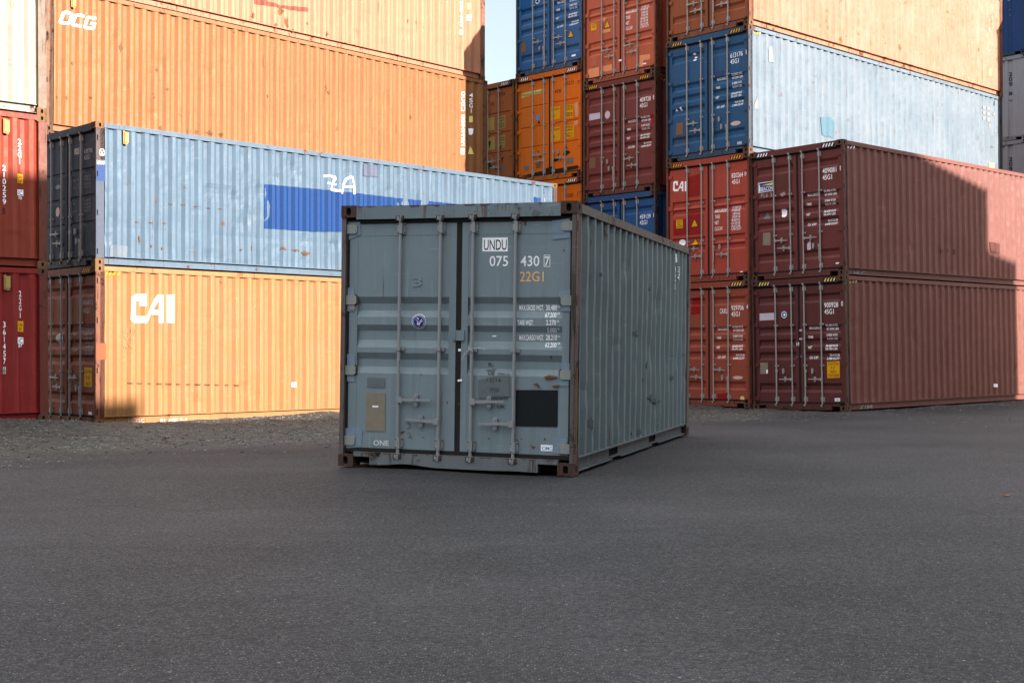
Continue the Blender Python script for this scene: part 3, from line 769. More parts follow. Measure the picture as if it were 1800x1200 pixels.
('s','e',4.022,0.433,0.058,0.05,'rust2'),
('s','e',0.265,0.689,0.035,0.045,'rust2'),
('s','e',0.454,0.706,0.024,0.034,'rust2'),
],
'O4':[
('s','v','8901234',11.302,11.374,1.256,1.935,'w'),
('s','p',[(11.305,1.183),(11.366,1.187),(11.366,1.061),(11.305,1.057)],'w'),
('s','p',[(11.57,1.93),(11.673,1.943),(11.673,1.787),(11.57,1.774)],'ly'),
('s','p',[(11.55,1.614),(11.695,1.635),(11.685,1.492),(11.56,1.483)],'w'),
('s','p',[(4.937,0.663),(5.212,0.719),(5.678,0.685),(6.448,0.787),(6.448,0.695),(6.156,0.65),(5.444,0.612),(4.938,0.561)],'pk'),
('s','e',5.679,0.556,0.063,0.103,'rust3'),
('s','e',5.838,0.327,0.08,0.13,'rust3'),
('s','e',4.909,0.302,0.045,0.076,'rust3'),
('s','e',6.417,0.412,0.049,0.052,'rust3'),
('s','e',6.979,0.279,0.067,0.08,'rust3'),
('s','e',9.519,1.061,0.038,0.056,'rust3'),
('s','e',9.785,1.083,0.038,0.043,'rust3'),
('s','e',5.998,0.162,0.08,0.052,'rust3'),
('s','e',5.524,0.203,0.047,0.077,'rust3'),
],
'B2':[
('d','t','409081',-0.55,-0.2,2.224,0.105,'w'),
('d','t','45G1',-0.549,-0.311,2.081,0.105,'w'),
('d','t','1',-0.125,-0.076,2.238,0.103,'w'),
('d','t','30.480 KGS',-0.525,-0.226,1.815,0.044,'w'),
('d','t','67.200 LBS',-0.52,-0.22,1.741,0.044,'w'),
('d','t','3.860 KGS',-0.501,-0.23,1.61,0.044,'w'),
('d','t','8.510 LBS',-0.495,-0.231,1.529,0.044,'w'),
('d','t','26.620 KGS',-0.534,-0.234,1.379,0.045,'w'),
('d','t','58.690 LBS',-0.536,-0.236,1.312,0.044,'w'),
('d','t','76.4 CU.M',-0.452,-0.21,1.175,0.044,'w'),
('d','t','2.698 CU.FT',-0.511,-0.198,1.1,0.045,'w'),
('d','t','MAX.GROSS',-0.955,-0.656,1.768,0.052,'w'),
('d','t','TARE',-0.967,-0.842,1.57,0.052,'w'),
('d','t','NET',-0.971,-0.876,1.346,0.052,'w'),
('d','t','CU. CAP',-0.961,-0.742,1.127,0.053,'w'),
('d','p',[(-2.255,2.206),(-1.842,2.21),(-1.839,1.993),(-2.252,1.98)],'w'),
('d','p',[(-2.243,2.191),(-1.843,2.198),(-1.847,2.003),(-2.242,1.992)],'bcn'),
('d','p',[(-2.17,2.138),(-1.843,2.179),(-1.844,2.119)],'ly'),
('d','t','BEACON',-2.181,-1.852,2.011,0.09,'w'),
('d','p',[(-2.225,2.164),(-2.201,2.163),(-2.189,2.005),(-2.231,2.003)],'w'),
('d','t','PL6 3',-2.176,-1.88,1.863,0.089,'faint'),
('d','p',[(-1.665,1.899),(-1.542,1.936),(-1.498,1.875),(-1.613,1.823)],'chalk2'),
('d','p',[(-1.642,1.535),(-1.611,1.557),(-1.52,1.549),(-1.498,1.515),(-1.508,1.39),(-1.546,1.368),(-1.614,1.381),(-1.639,1.427)],'w'),
('d','p',[(-2.139,1.371),(-2.027,1.527),(-1.921,1.364)],'g2'),
('d','p',[(-2.138,1.051),(-2.122,1.069),(-1.935,1.066),(-1.933,0.798),(-1.957,0.78),(-2.143,0.795)],'tan'),
('d','p',[(-0.969,0.73),(-0.88,0.81),(-0.869,0.605),(-0.965,0.599)],'lav2'),
('d','p',[(-0.25,0.278),(-0.172,0.282),(-0.173,0.251),(-0.251,0.248)],'w'),
('d','p',[(-1.778,2.33),(-1.428,2.34),(-1.435,2.013),(-1.785,2.0)],'br2'),
('s','t','HLC..',0.445,0.989,0.028,0.08,'faint'),
('s','t','H',4.033,4.111,0.637,0.12,'br3'),
('s','t','V',4.322,4.388,0.677,0.094,'br3'),
('s','t','S',4.612,4.719,0.65,0.122,'br3'),
('s','p',[(6.4,1.056),(6.893,1.026),(6.882,0.77),(6.533,0.782)],'br4'),
],
'B1':[
('d','t','900928',-0.55,-0.2,2.224,0.105,'w'),
('d','t','45G1',-0.549,-0.311,2.081,0.105,'w'),
('d','t','0',-0.125,-0.076,2.238,0.103,'w'),
('d','t','30.480 KGS',-0.525,-0.226,1.815,0.044,'w'),
('d','t','67.200 LBS',-0.52,-0.22,1.741,0.044,'w'),
('d','t','3.820 KGS',-0.501,-0.23,1.61,0.044,'w'),
('d','t','8.420 LBS',-0.495,-0.231,1.529,0.044,'w'),
('d','t','26.660 KGS',-0.534,-0.234,1.379,0.045,'w'),
('d','t','58.780 LBS',-0.536,-0.236,1.312,0.044,'w'),
('d','t','76.4 CU.M',-0.452,-0.21,1.175,0.044,'w'),
('d','t','2.700 CU.FT',-0.511,-0.198,1.1,0.045,'w'),
('d','t','MAX.GROSS',-0.955,-0.656,1.768,0.052,'w'),
('d','t','TARE',-0.967,-0.842,1.57,0.052,'w'),
('d','t','NET',-0.971,-0.876,1.346,0.052,'w'),
('d','t','CU. CAP',-0.961,-0.742,1.127,0.053,'w'),
('d','p',[(-2.257,2.158),(-1.856,2.16),(-1.855,2.003),(-2.256,1.997)],'lav2'),
('d','e',-1.59,2.108,0.075,0.076,'w'),
('d','e',-1.59,2.108,0.063,0.063,'lb'),
('d','e',-1.583,2.108,0.028,0.027,'w'),
('d','p',[(-2.259,1.055),(-2.049,1.053),(-2.054,0.798),(-2.262,0.799)],'tan'),
('d','p',[(-2.099,0.888),(-2.052,0.9),(-2.054,0.811),(-2.096,0.811)],'w'),
('d','p',[(-0.5,1.057),(-0.187,1.067),(-0.19,0.714),(-0.5,0.702)],'y'),
('d','t','CAUTION',-0.473,-0.217,0.978,0.067,'k'),
('d','t','9 6"',-0.41,-0.304,0.895,0.061,'k'),
('d','t','HIGH',-0.419,-0.27,0.812,0.061,'k'),
('d','t','CONTAINER',-0.485,-0.208,0.727,0.067,'k'),
('d','p',[(-0.324,0.276),(-0.19,0.28),(-0.191,0.211),(-0.322,0.207)],'w'),
('d','t','CIMC',-0.304,-0.205,0.221,0.037,'lb'),
('d','t','H',-1.269,-1.207,1.408,0.088,'w'),
('d','p',[(-1.192,1.769),(-1.125,1.773),(-1.126,1.73),(-1.193,1.732)],'lav2'),
('d','p',[(-1.196,1.582),(-1.114,1.58),(-1.115,1.543),(-1.197,1.544)],'lav2'),
('d','p',[(-1.316,1.184),(-1.256,1.183),(-1.257,1.14),(-1.317,1.14)],'pb'),
('d','p',[(-1.181,1.201),(-1.122,1.206),(-1.123,1.157),(-1.182,1.157)],'pb'),
('s','t','ZIM',0.56,1.096,0.014,0.098,'faint'),
('s','p',[(6.532,0.45),(6.663,0.44),(6.659,0.356),(6.529,0.366)],'w'),
],
'C3':[
('d','t','613176',-0.55,-0.2,2.224,0.105,'w'),
('d','t','45G1',-0.549,-0.311,2.081,0.105,'w'),
('d','t','1',-0.125,-0.076,2.238,0.103,'w'),
('d','t','32.500 KG',-0.525,-0.226,1.815,0.044,'w'),
('d','t','67.200 LBS',-0.52,-0.22,1.741,0.044,'w'),
('d','t','3.880 KG',-0.501,-0.23,1.61,0.044,'w'),
('d','t','8.550 LBS',-0.495,-0.231,1.529,0.044,'w'),
('d','t','28.620 KG',-0.534,-0.234,1.379,0.045,'w'),
('d','t','58.650 LBS',-0.536,-0.236,1.312,0.044,'w'),
('d','t','76.4 CU.M',-0.452,-0.21,1.175,0.044,'w'),
('d','t','2.700 CU.FT',-0.511,-0.198,1.1,0.045,'w'),
('d','t','MAX.GROSS',-0.955,-0.656,1.768,0.052,'w'),
('d','t','TARE',-0.967,-0.842,1.57,0.052,'w'),
('d','t','NET',-0.971,-0.876,1.346,0.052,'w'),
('d','t','CU. CAP',-0.961,-0.742,1.127,0.053,'w'),
('d','e',-1.609,2.504,0.048,0.02,'w'),
('d','e',-1.578,2.419,0.047,0.021,'w'),
('d','e',-1.592,2.36,0.048,0.02,'w'),
('d','p',[(-2.15,0.939),(-1.953,0.933),(-1.954,0.649),(-2.16,0.655)],'tan2'),
('d','e',-0.405,0.705,0.144,0.052,'gp'),
('d','p',[(-0.359,0.275),(-0.231,0.272),(-0.232,0.207),(-0.36,0.21)],'pw'),
('d','p',[(-2.205,1.233),(-2.152,1.287),(-2.117,1.228)],'w'),
('d','p',[(-2.055,1.294),(-2.003,1.313),(-1.986,1.229),(-2.03,1.222)],'w'),
('d','p',[(-2.155,0.654),(-2.12,0.649),(-2.13,0.324),(-2.165,0.328)],'rust3'),
('d','p',[(-1.971,0.644),(-1.928,0.645),(-1.912,0.352),(-1.947,0.356)],'rust3'),
('d','p',[(-0.988,1.989),(-0.74,1.975),(-0.741,1.856),(-0.988,1.856)],'blue3'),
('s','p',[(0.773,2.475),(0.95,2.57),(0.992,2.18),(0.815,2.179)],'ww'),
('s','p',[(0.241,1.024),(0.393,1.305),(0.413,1.021)],'ww'),
('s','p',[(2.907,1.151),(3.372,1.21),(3.495,1.099),(3.466,0.719),(2.952,0.715)],'cy'),
('s','p',[(11.043,2.506),(11.212,2.504),(11.194,2.412),(11.042,2.409)],'ww'),
('s','p',[(11.313,2.503),(11.483,2.5),(11.465,2.408),(11.312,2.404)],'ww'),
('s','p',[(11.041,2.352),(11.21,2.349),(11.192,2.257),(11.04,2.254)],'ww'),
('s','p',[(11.311,2.347),(11.481,2.344),(11.463,2.252),(11.31,2.249)],'ww'),
('s','p',[(11.039,2.197),(11.208,2.194),(11.189,2.102),(11.038,2.099)],'ww'),
('s','p',[(11.309,2.192),(11.479,2.188),(11.461,2.096),(11.308,2.094)],'ww'),
('s','p',[(11.653,2.397),(11.791,2.399),(11.754,2.279),(11.617,2.294)],'ww'),
('s','p',[(11.374,2.018),(11.545,2.023),(11.509,1.904),(11.373,1.904)],'ww'),
('s','p',[(11.359,0.922),(11.666,0.92),(11.664,0.773),(11.357,0.775)],'ly'),
('s','p',[(11.675,2.713),(11.726,2.72),(11.724,2.588),(11.673,2.581)],'k'),
],
'C1':[
('d','t','929706',-0.55,-0.2,2.224,0.105,'w'),
('d','t','45G1',-0.549,-0.311,2.081,0.105,'w'),
('d','t','4',-0.125,-0.076,2.238,0.103,'w'),
('d','t','30.480 KGS',-0.525,-0.226,1.815,0.044,'w'),
('d','t','67.200 LBS',-0.52,-0.22,1.741,0.044,'w'),
('d','t','3.860 KGS',-0.501,-0.23,1.61,0.044,'w'),
('d','t','8.510 LBS',-0.495,-0.231,1.529,0.044,'w'),
('d','t','26.620 KGS',-0.534,-0.234,1.379,0.045,'w'),
('d','t','58.690 LBS',-0.536,-0.236,1.312,0.044,'w'),
('d','t','76.4 CU.M',-0.452,-0.21,1.175,0.044,'w'),
('d','t','2.698 CU.FT',-0.511,-0.198,1.1,0.045,'w'),
('d','t','MAX.GROSS',-0.955,-0.656,1.768,0.052,'w'),
('d','t','TARE',-0.967,-0.842,1.57,0.052,'w'),
('d','t','NET',-0.971,-0.876,1.346,0.052,'w'),
('d','t','CU. CAP',-0.961,-0.742,1.127,0.053,'w'),
('d','t','CAXU',-0.876,-0.655,2.156,0.112,'w'),
('d','p',[(-1.723,2.541),(-1.45,2.552),(-1.444,2.171),(-1.725,2.152)],'r2'),
('d','p',[(-0.965,0.3),(-0.673,0.319),(-0.666,0.149),(-0.961,0.149)],'r2'),
('d','e',-0.372,0.682,0.144,0.038,'gp'),
('d','e',-0.247,0.211,0.061,0.055,'ly'),
],
'D3':[
('d','t','409728',-0.55,-0.2,2.224,0.105,'w'),
('d','t','45G1',-0.549,-0.311,2.081,0.105,'w'),
('d','t','8',-0.125,-0.076,2.238,0.103,'w'),
('d','t','30.480 KGS',-0.525,-0.226,1.815,0.044,'w'),
('d','t','67.200 LBS',-0.52,-0.22,1.741,0.044,'w'),
('d','t','3.870 KGS',-0.501,-0.23,1.61,0.044,'w'),
('d','t','8.540 LBS',-0.495,-0.231,1.529,0.044,'w'),
('d','t','26.610 KGS',-0.534,-0.234,1.379,0.045,'w'),
('d','t','58.660 LBS',-0.536,-0.236,1.312,0.044,'w'),
('d','t','76.3 CU.M',-0.452,-0.21,1.175,0.044,'w'),
('d','t','2.694 CU.FT',-0.511,-0.198,1.1,0.045,'w'),
('d','t','MAX.GROSS',-0.955,-0.656,1.768,0.052,'w'),
('d','t','TARE',-0.967,-0.842,1.57,0.052,'w'),
('d','t','NET',-0.971,-0.876,1.346,0.052,'w'),
('d','t','CU. CAP',-0.961,-0.742,1.127,0.053,'w'),
('d','p',[(-2.266,2.153),(-1.888,2.146),(-1.878,1.992),(-2.266,1.984)],'lav2'),
('d','e',-1.632,2.054,0.088,0.102,'lav2'),
('d','p',[(-0.231,1.926),(-0.085,1.962),(-0.085,1.655),(-0.194,1.641)],'r2'),
('d','p',[(-2.265,1.008),(-2.045,1.021),(-2.045,0.751),(-2.265,0.752)],'tan2'),
],
'D2':[
('d','t','459139',-0.55,-0.2,1.919,0.105,'w'),
('d','t','42G1',-0.549,-0.311,1.776,0.105,'w'),
('d','t','1',-0.125,-0.076,1.933,0.103,'w'),
('d','t','30.480 KGS',-0.525,-0.226,1.51,0.044,'w'),
('d','t','67.200 LBS',-0.52,-0.22,1.436,0.044,'w'),
('d','t','3.860 KGS',-0.501,-0.23,1.305,0.044,'w'),
('d','t','8.510 LBS',-0.495,-0.231,1.224,0.044,'w'),
('d','t','26.620 KGS',-0.534,-0.234,1.074,0.045,'w'),
('d','t','58.690 LBS',-0.536,-0.236,1.007,0.044,'w'),
('d','t','76.4 CU.M',-0.452,-0.21,0.87,0.044,'w'),
('d','t','2.698 CU.FT',-0.511,-0.198,0.795,0.045,'w'),
('d','t','MAX.GROSS',-0.955,-0.656,1.463,0.052,'w'),
('d','t','TARE',-0.967,-0.842,1.265,0.052,'w'),
('d','t','NET',-0.971,-0.876,1.041,0.052,'w'),
('d','t','CU. CAP',-0.961,-0.742,0.822,0.053,'w'),
],
'E4':[
('d','t','613204',-0.55,-0.2,2.224,0.105,'w'),
('d','t','45G1',-0.549,-0.311,2.081,0.105,'w'),
('d','t','7',-0.125,-0.076,2.238,0.103,'w'),
('d','t','30.480 KGS',-0.525,-0.226,1.815,0.044,'w'),
('d','t','67.200 LBS',-0.52,-0.22,1.741,0.044,'w'),
('d','t','3.860 KGS',-0.501,-0.23,1.61,0.044,'w'),
('d','t','8.510 LBS',-0.495,-0.231,1.529,0.044,'w'),
('d','t','26.620 KGS',-0.534,-0.234,1.379,0.045,'w'),
('d','t','58.690 LBS',-0.536,-0.236,1.312,0.044,'w'),
('d','t','76.4 CU.M',-0.452,-0.21,1.175,0.044,'w'),
('d','t','2.698 CU.FT',-0.511,-0.198,1.1,0.045,'w'),
('d','t','MAX.GROSS',-0.955,-0.656,1.768,0.052,'w'),
('d','t','TARE',-0.967,-0.842,1.57,0.052,'w'),
('d','t','NET',-0.971,-0.876,1.346,0.052,'w'),
('d','t','CU. CAP',-0.961,-0.742,1.127,0.053,'w'),
('d','p',[(-2.295,2.13),(-1.938,2.122),(-1.928,1.673),(-2.285,1.693)],'cy2'),
('d','e',-1.66,1.968,0.076,0.065,'w'),
('d','e',-1.66,1.968,0.055,0.048,'navy'),
('d','p',[(-2.285,0.948),(-2.1,0.947),(-2.101,0.669),(-2.285,0.676)],'tan2'),
('d','p',[(-0.449,0.993),(-0.339,0.78),(-0.561,0.788)],'k'),
('d','p',[(-0.449,0.964),(-0.363,0.797),(-0.536,0.804)],'y'),
('d','p',[(-0.42,0.316),(-0.279,0.322),(-0.279,0.27),(-0.42,0.271)],'w'),
],
'C2':[
('d','p',[(-2.257,2.44),(-2.215,2.46),(-2.114,2.45),(-2.114,2.396),(-2.215,2.406),(-2.216,2.269),(-2.115,2.259),(-2.14,2.208),(-2.237,2.217),(-2.267,2.244)],'w'),
('d','p',[(-2.169,2.406),(-2.114,2.401),(-2.114,2.349),(-2.169,2.355)],'w'),
('d','p',[(-2.14,2.208),(-2.005,2.431),(-1.947,2.425),(-1.947,2.372),(-1.997,2.377),(-2.111,2.205)],'w'),
('d','p',[(-1.991,2.413),(-1.947,2.408),(-1.948,2.189),(-1.994,2.194)],'w'),
('d','p',[(-2.056,2.309),(-1.985,2.302),(-1.985,2.259),(-2.056,2.273)],'w'),
('d','p',[(-1.905,2.424),(-1.847,2.418),(-1.848,2.18),(-1.906,2.185)],'w'),
('d','t','820264',-0.525,-0.204,2.36,0.105,'w'),
('d','t','0',-0.161,-0.108,2.374,0.091,'w'),
('d','t','45G1',-0.518,-0.3,2.216,0.098,'w'),
('d','t','MAX.GROSS',-1.021,-0.667,1.597,0.08,'w'),
('d','t','TARE',-1.014,-0.865,1.464,0.08,'w'),
('d','t','NET',-1.014,-0.898,1.326,0.079,'w'),
('d','t','CU.CAP.',-1.015,-0.784,1.187,0.079,'w'),
('d','t','32.500 KG',-0.529,-0.287,1.657,0.052,'w'),
('d','t','71.650 LB',-0.529,-0.288,1.585,0.052,'w'),
('d','t','3.870 KG',-0.497,-0.288,1.508,0.052,'w'),
('d','t','8.530 LB',-0.498,-0.288,1.44,0.052,'w'),
('d','t','28.630 KG',-0.53,-0.289,1.367,0.052,'w'),
('d','t','63.120 LB',-0.531,-0.289,1.295,0.052,'w'),
('d','t','76.4 CU.M',-0.531,-0.29,1.223,0.052,'w'),
('d','t','2.700 CU.FT',-0.532,-0.258,1.158,0.052,'w'),
('d','p',[(-1.833,2.509),(-1.452,2.557),(-1.447,2.041),(-1.832,2.03)],'r2'),
('d','p',[(-1.833,1.685),(-1.44,1.706),(-1.434,1.144),(-1.836,1.139)],'r2'),
('d','p',[(-2.253,1.516),(-1.843,1.538),(-1.836,1.159),(-2.254,1.155)],'r2'),
('d','p',[(-2.173,1.524),(-1.967,1.523),(-1.968,1.318),(-2.171,1.322)],'y'),
('d','t','CAUTION',-2.147,-1.99,1.46,0.041,'k'),
('d','t','HIGH',-2.113,-2.025,1.396,0.041,'k'),
('d','t','CONTAINER',-2.148,-1.982,1.338,0.041,'k'),
('d','p',[(-1.611,1.526),(-1.493,1.316),(-1.732,1.307)],'k'),
('d','p',[(-1.611,1.496),(-1.519,1.332),(-1.705,1.325)],'y'),
('d','p',[(-1.613,1.063),(-1.495,0.894),(-1.734,0.883)],'k'),
('d','p',[(-1.613,1.038),(-1.521,0.907),(-1.707,0.898)],'y'),
('d','e',-2.01,0.969,0.104,0.088,'w'),
('d','p',[(-0.295,0.205),(-0.215,0.208),(-0.215,0.182),(-0.295,0.179)],'w'),
],
'D4':[
('d','t','820137',-0.525,-0.204,2.36,0.105,'w'),
('d','t','5',-0.161,-0.108,2.374,0.091,'w'),
('d','t','45G1',-0.518,-0.3,2.216,0.098,'w'),
('d','t','MAX.GROSS',-1.021,-0.667,1.597,0.08,'w'),
('d','t','TARE',-1.014,-0.865,1.464,0.08,'w'),
('d','t','NET',-1.014,-0.898,1.326,0.079,'w'),
('d','t','CU.CAP.',-1.015,-0.784,1.187,0.079,'w'),
('d','t','32.500 KG',-0.529,-0.287,1.657,0.052,'w'),
('d','t','71.650 LB',-0.529,-0.288,1.585,0.052,'w'),
('d','t','3.870 KG',-0.497,-0.288,1.508,0.052,'w'),
('d','t','8.530 LB',-0.498,-0.288,1.44,0.052,'w'),
('d','t','28.630 KG',-0.53,-0.289,1.367,0.052,'w'),
('d','t','63.120 LB',-0.531,-0.289,1.295,0.052,'w'),
('d','t','76.4 CU.M',-0.531,-0.29,1.223,0.052,'w'),
('d','t','2.700 CU.FT',-0.532,-0.258,1.158,0.052,'w'),
('d','p',[(-2.308,0.415),(-1.929,0.421),(-1.928,0.173),(-2.298,0.171)],'sal'),
('d','p',[(-1.81,0.417),(-1.478,0.422),(-1.478,0.263),(-1.81,0.272)],'sal'),
('d','p',[(-0.556,0.486),(-0.214,0.471),(-0.214,0.338),(-0.435,0.339),(-0.453,0.201),(-0.565,0.204)],'sal'),
('d','p',[(-2.209,1.58),(-2.009,1.573),(-2.009,1.383),(-2.203,1.389)],'y'),
('d','t','CAUTION',-2.189,-2.019,1.525,0.037,'k'),
('d','t','HIGH',-2.169,-2.039,1.463,0.037,'k'),
('d','p',[(-1.645,1.593),(-1.527,1.354),(-1.762,1.368)],'k'),
('d','p',[(-1.645,1.56),(-1.553,1.374),(-1.736,1.384)],'y'),
('d','p',[(-1.812,1.66),(-1.703,1.662),(-1.713,1.547),(-1.811,1.551)],'sal'),
('d','p',[(-1.811,1.347),(-1.527,1.332),(-1.527,1.253),(-1.811,1.26)],'sal'),
('d','p',[(-2.188,0.726),(-1.988,0.723),(-1.988,0.474),(-2.188,0.462)],'sal2'),
('d','p',[(-0.454,0.278),(-0.343,0.274),(-0.343,0.239),(-0.454,0.243)],'w'),
('d','p',[(-1.246,0.492),(-1.15,0.491),(-1.15,0.448),(-1.246,0.449)],'w'),
],
'C4':[
('s','v','CAIU 821',11.421,11.506,1.057,2.453,'w'),
('s','p',[(11.397,0.712),(11.567,0.722),(11.565,0.541),(11.394,0.532)],'ly'),
],
'E3':[
('d','p',[(-2.253,2.458),(-1.472,2.476),(-1.472,2.362),(-2.253,2.342)],'ly'),
('d','t','Hapag-Lloyd',-2.242,-1.482,2.363,0.093,'k'),
('d','t','605573',-0.684,-0.33,2.437,0.097,'k'),
('d','t','2',-0.21,-0.15,2.419,0.082,'k'),
('d','t','4500',-1.002,-0.776,2.287,0.091,'k'),
('d','p',[(-1.148,1.936),(-0.817,1.922),(-0.818,1.591),(-1.148,1.588)],'ye'),
('d','p',[(-0.664,1.923),(-0.35,1.91),(-0.351,1.568),(-0.664,1.563)],'ye'),
('d','p',[(-1.148,1.391),(-0.808,1.386),(-0.808,1.025),(-1.148,1.012)],'ye'),
('d','p',[(-0.665,1.376),(-0.321,1.37),(-0.321,1.043),(-0.665,1.031)],'ye'),
('d','t','MAX. GROSS',-1.127,-0.848,1.843,0.045,'k'),
('d','t','TARE',-1.117,-1.013,1.675,0.045,'k'),
('d','t','MAX. PAYLOAD',-1.127,-0.828,1.305,0.045,'k'),
('d','t','CUBE',-1.117,-1.003,1.13,0.045,'k'),
('d','t','32.500 kg',-0.644,-0.371,1.853,0.045,'k'),
('d','t','71.650 lb',-0.644,-0.371,1.786,0.045,'k'),
('d','t','4.200 kg',-0.644,-0.371,1.673,0.045,'k'),
('d','t','9.260 lb',-0.644,-0.371,1.613,0.045,'k'),
('d','t','28.300 kg',-0.644,-0.371,1.313,0.045,'k'),
('d','t','62.390 lb',-0.644,-0.371,1.238,0.045,'k'),
('d','t','76.5 m',-0.644,-0.371,1.141,0.045,'k'),
('d','t','2.700 cu',-0.645,-0.371,1.074,0.045,'k'),
('d','p',[(-1.694,1.796),(-1.561,1.801),(-1.557,1.671),(-1.684,1.656)],'lb2'),
('d','p',[(-0.32,1.914),(-0.16,1.966),(-0.16,1.58),(-0.26,1.563)],'sal'),
('d','p',[(-0.331,1.453),(-0.171,1.478),(-0.171,1.344),(-0.321,1.348)],'sal'),
('d','p',[(-2.146,0.479),(-1.973,0.476),(-1.973,0.361),(-2.124,0.361)],'g2'),
('d','p',[(-1.695,0.478),(-1.536,0.485),(-1.536,0.37),(-1.695,0.371)],'tan2'),
('d','p',[(-0.574,0.526),(-0.352,0.525),(-0.352,0.369),(-0.564,0.376)],'g2'),
('d','p',[(-1.663,0.689),(-1.621,0.845),(-1.6,0.835),(-1.61,0.699)],'dk'),
('d','p',[(-1.579,0.665),(-1.494,0.701),(-1.536,0.614)],'dk'),
('d','p',[(-0.686,0.793),(-0.604,0.859),(-0.543,0.762),(-0.625,0.742)],'dk'),
('d','p',[(-0.706,0.616),(-0.665,0.731),(-0.503,0.713),(-0.442,0.662),(-0.523,0.626),(-0.665,0.566)],'dk'),
('d','p',[(-1.097,0.552),(-0.952,0.567),(-0.808,0.522),(-0.952,0.477),(-1.056,0.472)],'dk'),
('d','p',[(-0.911,0.668),(-0.849,0.676),(-0.849,0.601)],'dk'),
('d','p',[(-1.833,1.906),(-1.78,1.914),(-1.79,1.854),(-1.822,1.859)],'dk'),
('d','p',[(-1.631,1.604),(-1.588,1.644),(-1.546,1.608),(-1.567,1.55),(-1.62,1.557)],'dk'),
('d','p',[(-1.159,0.377),(-0.952,0.28),(-0.162,0.304),(-0.162,0.208),(-1.431,0.162),(-2.287,0.214),(-1.431,0.283)],'dk'),
],
'E2':[
('d','t','605885',-0.656,-0.333,2.382,0.105,'k'),
('d','t','3',-0.223,-0.183,2.375,0.096,'k'),
],
'F3':[
('d','t','605324',-0.695,-0.381,2.498,0.094,'dk'),
('d','p',[(-0.99,2.587),(-0.797,2.583),(-0.797,2.433),(-0.99,2.428)],'sal2'),
('d','t','4500',-0.956,-0.808,2.28,0.088,'dk'),
('d','p',[(-1.071,1.962),(-0.808,1.959),(-0.808,1.611),(-1.071,1.596)],'ye2'),
('d','p',[(-0.673,1.958),(-0.37,1.957),(-0.37,1.612),(-0.673,1.595)],'ye2'),
('d','p',[(-1.082,1.422),(-0.786,1.419),(-0.786,1.071),(-1.082,1.056)],'ye2'),
('d','p',[(-0.673,1.413),(-0.381,1.41),(-0.381,1.08),(-0.673,1.066)],'ye2'),
('d','t','32.500 kg',-0.65,-0.403,1.876,0.047,'k'),
('d','t','71.650 lb',-0.65,-0.403,1.805,0.047,'k'),
('d','t','4.200 kg',-0.65,-0.403,1.718,0.047,'k'),
('d','t','9.260 lb',-0.65,-0.403,1.639,0.047,'k'),
('d','t','28.300 kg',-0.65,-0.404,1.331,0.048,'k'),
('d','t','62.390 lb',-0.65,-0.404,1.26,0.048,'k'),
('d','t','76.5 m',-0.65,-0.404,1.182,0.047,'k'),
('d','t','2.700 cu',-0.65,-0.404,1.103,0.047,'k'),
('d','p',[(-0.583,0.552),(-0.404,0.557),(-0.404,0.416),(-0.572,0.417)],'g2'),
('d','p',[(-0.673,1.973),(-0.616,1.974),(-0.628,1.904),(-0.673,1.902)],'dk'),
('d','p',[(-1.036,1.29),(-0.991,1.324),(-0.945,1.295),(-0.968,1.218),(-0.991,1.125),(-1.025,1.145)],'dk'),
('d','p',[(-0.605,1.082),(-0.56,1.124),(-0.516,1.04)],'dk'),
('d','p',[(-1.105,0.788),(-0.991,0.713),(-0.922,0.579),(-1.059,0.529),(-1.128,0.631)],'dk'),
('d','p',[(-0.538,0.744),(-0.448,0.844),(-0.448,0.781),(-0.516,0.694)],'dk'),
('d','p',[(-0.877,0.922),(-0.809,0.915),(-0.809,0.836)],'dk'),
('d','p',[(-1.059,2.406),(-1.013,2.415),(-1.013,2.368)],'dk'),
('d','p',[(-0.47,2.324),(-0.426,2.318),(-0.448,2.274)],'dk'),
],
}

# ---------------- stacks ----------------
YB = -.8017143
def frame(loc, yaw, tx=0, ty=0): return Matrix.Translation(Vector(loc)) @ Matrix.Rotation(yaw, 4, 'Z') @ Matrix.Rotation(tx, 4, 'X') @ Matrix.Rotation(ty, 4, 'Y')
FR = {'M': ((.57551, 12.12141, 0), -.3142815, .0051166, .0190606), 'L': ((-7.49008, 23.13748, -.10755), -.785008, -.00085, .0014),
 'R': ((-7.8493, 21.8328, .05134), -.8109944, .0053, -.002), 'O': ((-9.0979, 24.96713, .05134), -.764501, -.0069, 0),
 'B': ((7.087755, 27.320614, -.072336), -.828572, .0039, -.0108), 'C': ((5.361089, 29.096811, -.067762), -.82141, -.00196, 0),
 'D': ((3.513336, 31.43951, 5.169805), -.815202, -.0005, .0063), 'E': ((1.820019, 33.339486, 5.78215), -.786312, -.0009, .0035),
 'G': ((17.35, 43.35, 0), YB, 0, 0)}
def put(st, dx, dy, z, H, L, style, paints, label, **kw):
    loc, yaw, tx, ty = FR[st]; p = frame(loc, yaw, tx, ty) @ Vector((dx, dy, z))
    return container(None, H, L, style, paints, label, loc=p, yaw=yaw, tx=tx, ty=ty, **kw)
rustc = paint('casting_rust', (66, 50, 42), rust=.55, rustcol=(70, 42, 28), seed=3, rough=.75)
rustd = paint('casting_brown', (72, 50, 40), rust=.5, rustcol=(52, 34, 26), seed=8, rough=.75)
rusto = paint('casting_ochre', (92, 66, 42), rust=.6, rustcol=(76, 48, 26), seed=12, rough=.75)
HCb, STD, LONG, SHORT = 2.896, 2.591, 12.192, 6.058
GR = 'stacked shipping containers'
